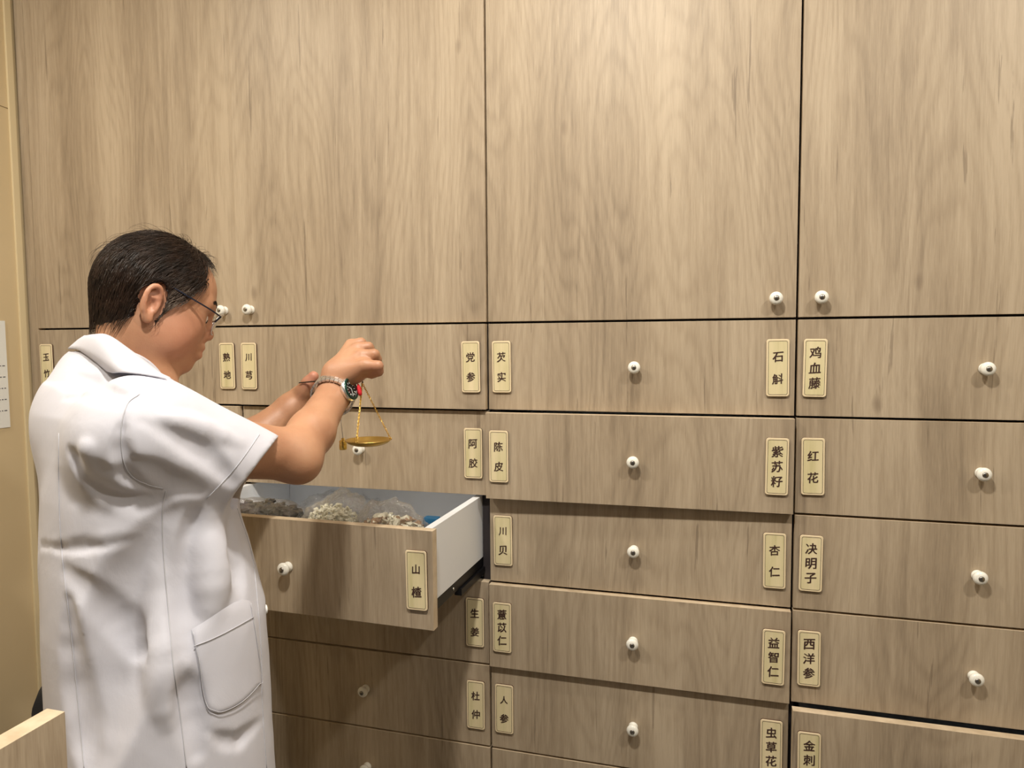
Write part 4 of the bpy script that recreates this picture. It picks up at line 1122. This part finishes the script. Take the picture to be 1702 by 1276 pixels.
def slices(name, label, c, r, n_, mats, seed, size):
    root_rr = random.Random(seed); bm = bmesh.new()
    for i in range(n_):
        while True:
            p = Vector((root_rr.uniform(-1, 1), root_rr.uniform(-1, 1), root_rr.uniform(-1, 1)))
            if 0.35 < p.length < 1: break
        p = Vector((p.x*r[0], p.y*r[1], p.z*r[2])); s_ = size*root_rr.uniform(0.6, 1.2)
        M_ = Matrix.Translation(p) @ Matrix.Rotation(root_rr.uniform(0, 6.3), 4, 'Z') @ Matrix.Rotation(root_rr.uniform(0, 6.3), 4, 'X')
        nseg = 7; a = [bm.verts.new(M_ @ Vector((s_*math.cos(6.283*k/nseg)*root_rr.uniform(.7, 1), s_*0.7*math.sin(6.283*k/nseg)*root_rr.uniform(.7, 1), s_*0.25*math.sin(k*1.8)))) for k in range(nseg)]
        b_ = [bm.verts.new(v.co+(M_.to_3x3() @ Vector((0, 0, s_*0.18)))) for v in a]; mi = root_rr.randrange(len(mats))
        fs = [bm.faces.new(a), bm.faces.new(list(reversed(b_)))]+[bm.faces.new((a[k], b_[k], b_[(k+1) % nseg], a[(k+1) % nseg])) for k in range(nseg)]
        for f in fs: f.material_index = mi
    bmesh.ops.recalc_face_normals(bm, faces=bm.faces)
    o = from_bm(name, bm, mats, None); o.location = c; tag(o, label, 'dried herbs', kind='stuff'); return o
c1 = inner(-0.135, 0.115, FLR+0.066); bag('plastic_bag', 'clear bag of dark dried slices at the left of the open drawer', c1, (0.105, 0.085, 0.058), 2.0, 10)
slices('dried_herb_slices', 'dark brown dried herb slices packed in the left bag', c1, (0.100, 0.080, 0.056), 1000, [M_HERB1, M_HERB1, M_HERB1B], 5, 0.013)
c2 = inner(0.030, 0.125, FLR+0.062); bag('plastic_bag', 'crumpled clear bag with cream powdery herb, centre of the open drawer', c2, (0.062, 0.07, 0.062), 7.0, 0, (0.015, 0.0, 0.030), 0.016, M_BAGM)
slices('cream_herb_slices', 'cream coloured herb slices inside the central crumpled bag', c2+Vector((-0.004, -0.004, 0.010)), (0.056, 0.060, 0.052), 1300, [M_HERB2], 8, 0.006)
c3 = inner(0.160, 0.110, FLR+0.060); bag('plastic_bag', 'crinkled clear bag of mixed slices at the right of the open drawer', c3, (0.080, 0.075, 0.050), 12.0, 20, (-0.004, 0.01, 0.036), 0.016, M_BAGM)
slices('mixed_herb_slices', 'cream and brown herb slices inside the right bag', c3+Vector((0, -0.004, 0.009)), (0.074, 0.066, 0.044), 700, [M_HERB2, M_HERB2, M_HERB3], 9, 0.010)
c4 = inner(-0.055, 0.29, FLR+0.05); bag('plastic_bag', 'folded clear bag flap lying behind the dark slices', c4, (0.10, 0.075, 0.045), 21.0, 0, None, 0.018, M_BAGM)
c5 = inner(-0.235, 0.06, FLR+0.045); bag('plastic_bag', 'small flat clear bag squeezed at the left drawer corner', c5, (0.033, 0.035, 0.045), 31.0, 0, None, 0.010)
bm = bmesh.new(); box(bm, (-0.016, -0.012, -0.03), (0.016, 0.012, 0.03), 0.004)
o = from_bm('packet', bm, M_BLUE, None); o.location = inner(0.205, 0.215, FLR+0.086-0.03); tag(o, 'small dark blue packet behind the right bag in the drawer', 'packet')

# ------------------------------------------------------------------ desk with end panel (foreground, left)
E0 = at(108, 1182, 0.75); TK = 0.025
desk = empty('desk', (E0.x, E0.y, 0)); tag(desk, 'wooden desk end panel with pale top edge, standing in the lower left foreground', 'desk')
bm = bmesh.new(); box(bm, (-TK, -1.0, 0.0), (0, 0, E0.z), 0.0007)
for f in bm.faces:
    f.material_index = 1 if f.normal.z > 0.5 else 0
from_bm('end_panel', bm, [M_WOOD2, M_EDGE], desk)
from_bm('worktop', box(bmesh.new(), (-0.50, -0.98, 0.725), (-TK-0.0005, -0.32, 0.75), 0.001), [M_WOOD2], desk)
from_bm('rear_support', box(bmesh.new(), (-0.48, -0.95, 0.0), (-0.455, -0.34, 0.7245), 0.001), [M_WOOD2], desk)

# ------------------------------------------------------------------ office chair behind the man
CH = at(181, 1190, 1.50); ch = empty('office_chair', (CH.x, CH.y, 0), R(8)); tag(ch, 'black rounded office chair back peeking out behind the white coat', 'chair')
bm = bmesh.new(); zt_ = CH.z+0.062
pts = rrect(0.42, 0.46, 0.075, 8); A = []
for y in (-0.03, 0.0, 0.03):
    k = 1 if y == 0 else 0.93; A.append([bm.verts.new((x*k, y+0.12*(x/0.42)**2*1.2, zt_-0.23+z*k)) for x, z in pts])
for a, b in zip(A, A[1:]):
    for i in range(len(pts)): bm.faces.new((a[i], a[(i+1) % len(pts)], b[(i+1) % len(pts)], b[i]))
bm.faces.new(A[0]); bm.faces.new(list(reversed(A[-1]))); bmesh.ops.recalc_face_normals(bm, faces=bm.faces)
from_bm('backrest', bm, M_BLACK, ch, True)
bm = bmesh.new(); box(bm, (-0.22, -0.46, 0.44), (0.22, -0.02, 0.52), 0.03); from_bm('seat', bm, M_BLACK, ch, True)
bm = bmesh.new(); tube(bm, sub([(0, 0.03, 0.75), (0, 0.07, 0.60), (0, 0.02, 0.43), (0, -0.2, 0.425)], 4), 0.018, 8); from_bm('back_bracket', bm, M_BLACKP, ch, True)
bm = bmesh.new(); tube(bm, [(0, -0.24, 0.10), (0, -0.24, 0.44)], 0.025, 12); from_bm('gas_column', bm, M_STEEL2, ch, True)
for k in range(5):
    a = 2*math.pi*k/5; x, y = math.cos(a)*0.24, -0.24+math.sin(a)*0.24
    bm = bmesh.new(); tube(bm, [(0, -0.24, 0.12), (x, y, 0.075)], [0.022, 0.013], 8); lg = from_bm('base_leg', bm, M_BLACKP, ch, True)
    bm = bmesh.new(); lathe(bm, [(0, -0.02), (0.028, -0.02), (0.030, 0), (0.028, 0.02), (0, 0.02)], Matrix.Translation((x, y, 0.031)) @ Matrix.Rotation(R(90), 4, 'X'), 16); from_bm('castor', bm, M_BLACKP, lg, True)

# ------------------------------------------------------------------ paper on the left wall
def wall_pt(px, py):
    d = at(px, py, 1.0)-CAM; t_ = (XL-CAM.x)/d.x; return CAM+d*t_
a_ = wall_pt(7, 533); b_ = wall_pt(12, 710)
pp = empty('notice_sheet', (XL+0.0015, a_.y, 0)); pp.location.z = 0; tag(pp, 'white printed sheet taped to the cream wall at the left edge', 'paper')
from_bm('sheet', box(bmesh.new(), (-0.0006, -0.21, b_.z), (0.0006, 0.0, a_.z)), M_PAPER, pp)
bm = bmesh.new(); rr = random.Random(5); z = a_.z-0.100; H_ = a_.z-b_.z
for k in range(5):
    zz = a_.z-H_*(0.42+0.105*k); y = -0.006
    for j in range(14):
        L_ = rr.uniform(0.003, 0.009); box(bm, (0.0007, y-L_, zz-0.0012), (0.0009, y, zz+0.0012)); y -= L_+0.003
from_bm('print_line', bm, M_INK, pp)
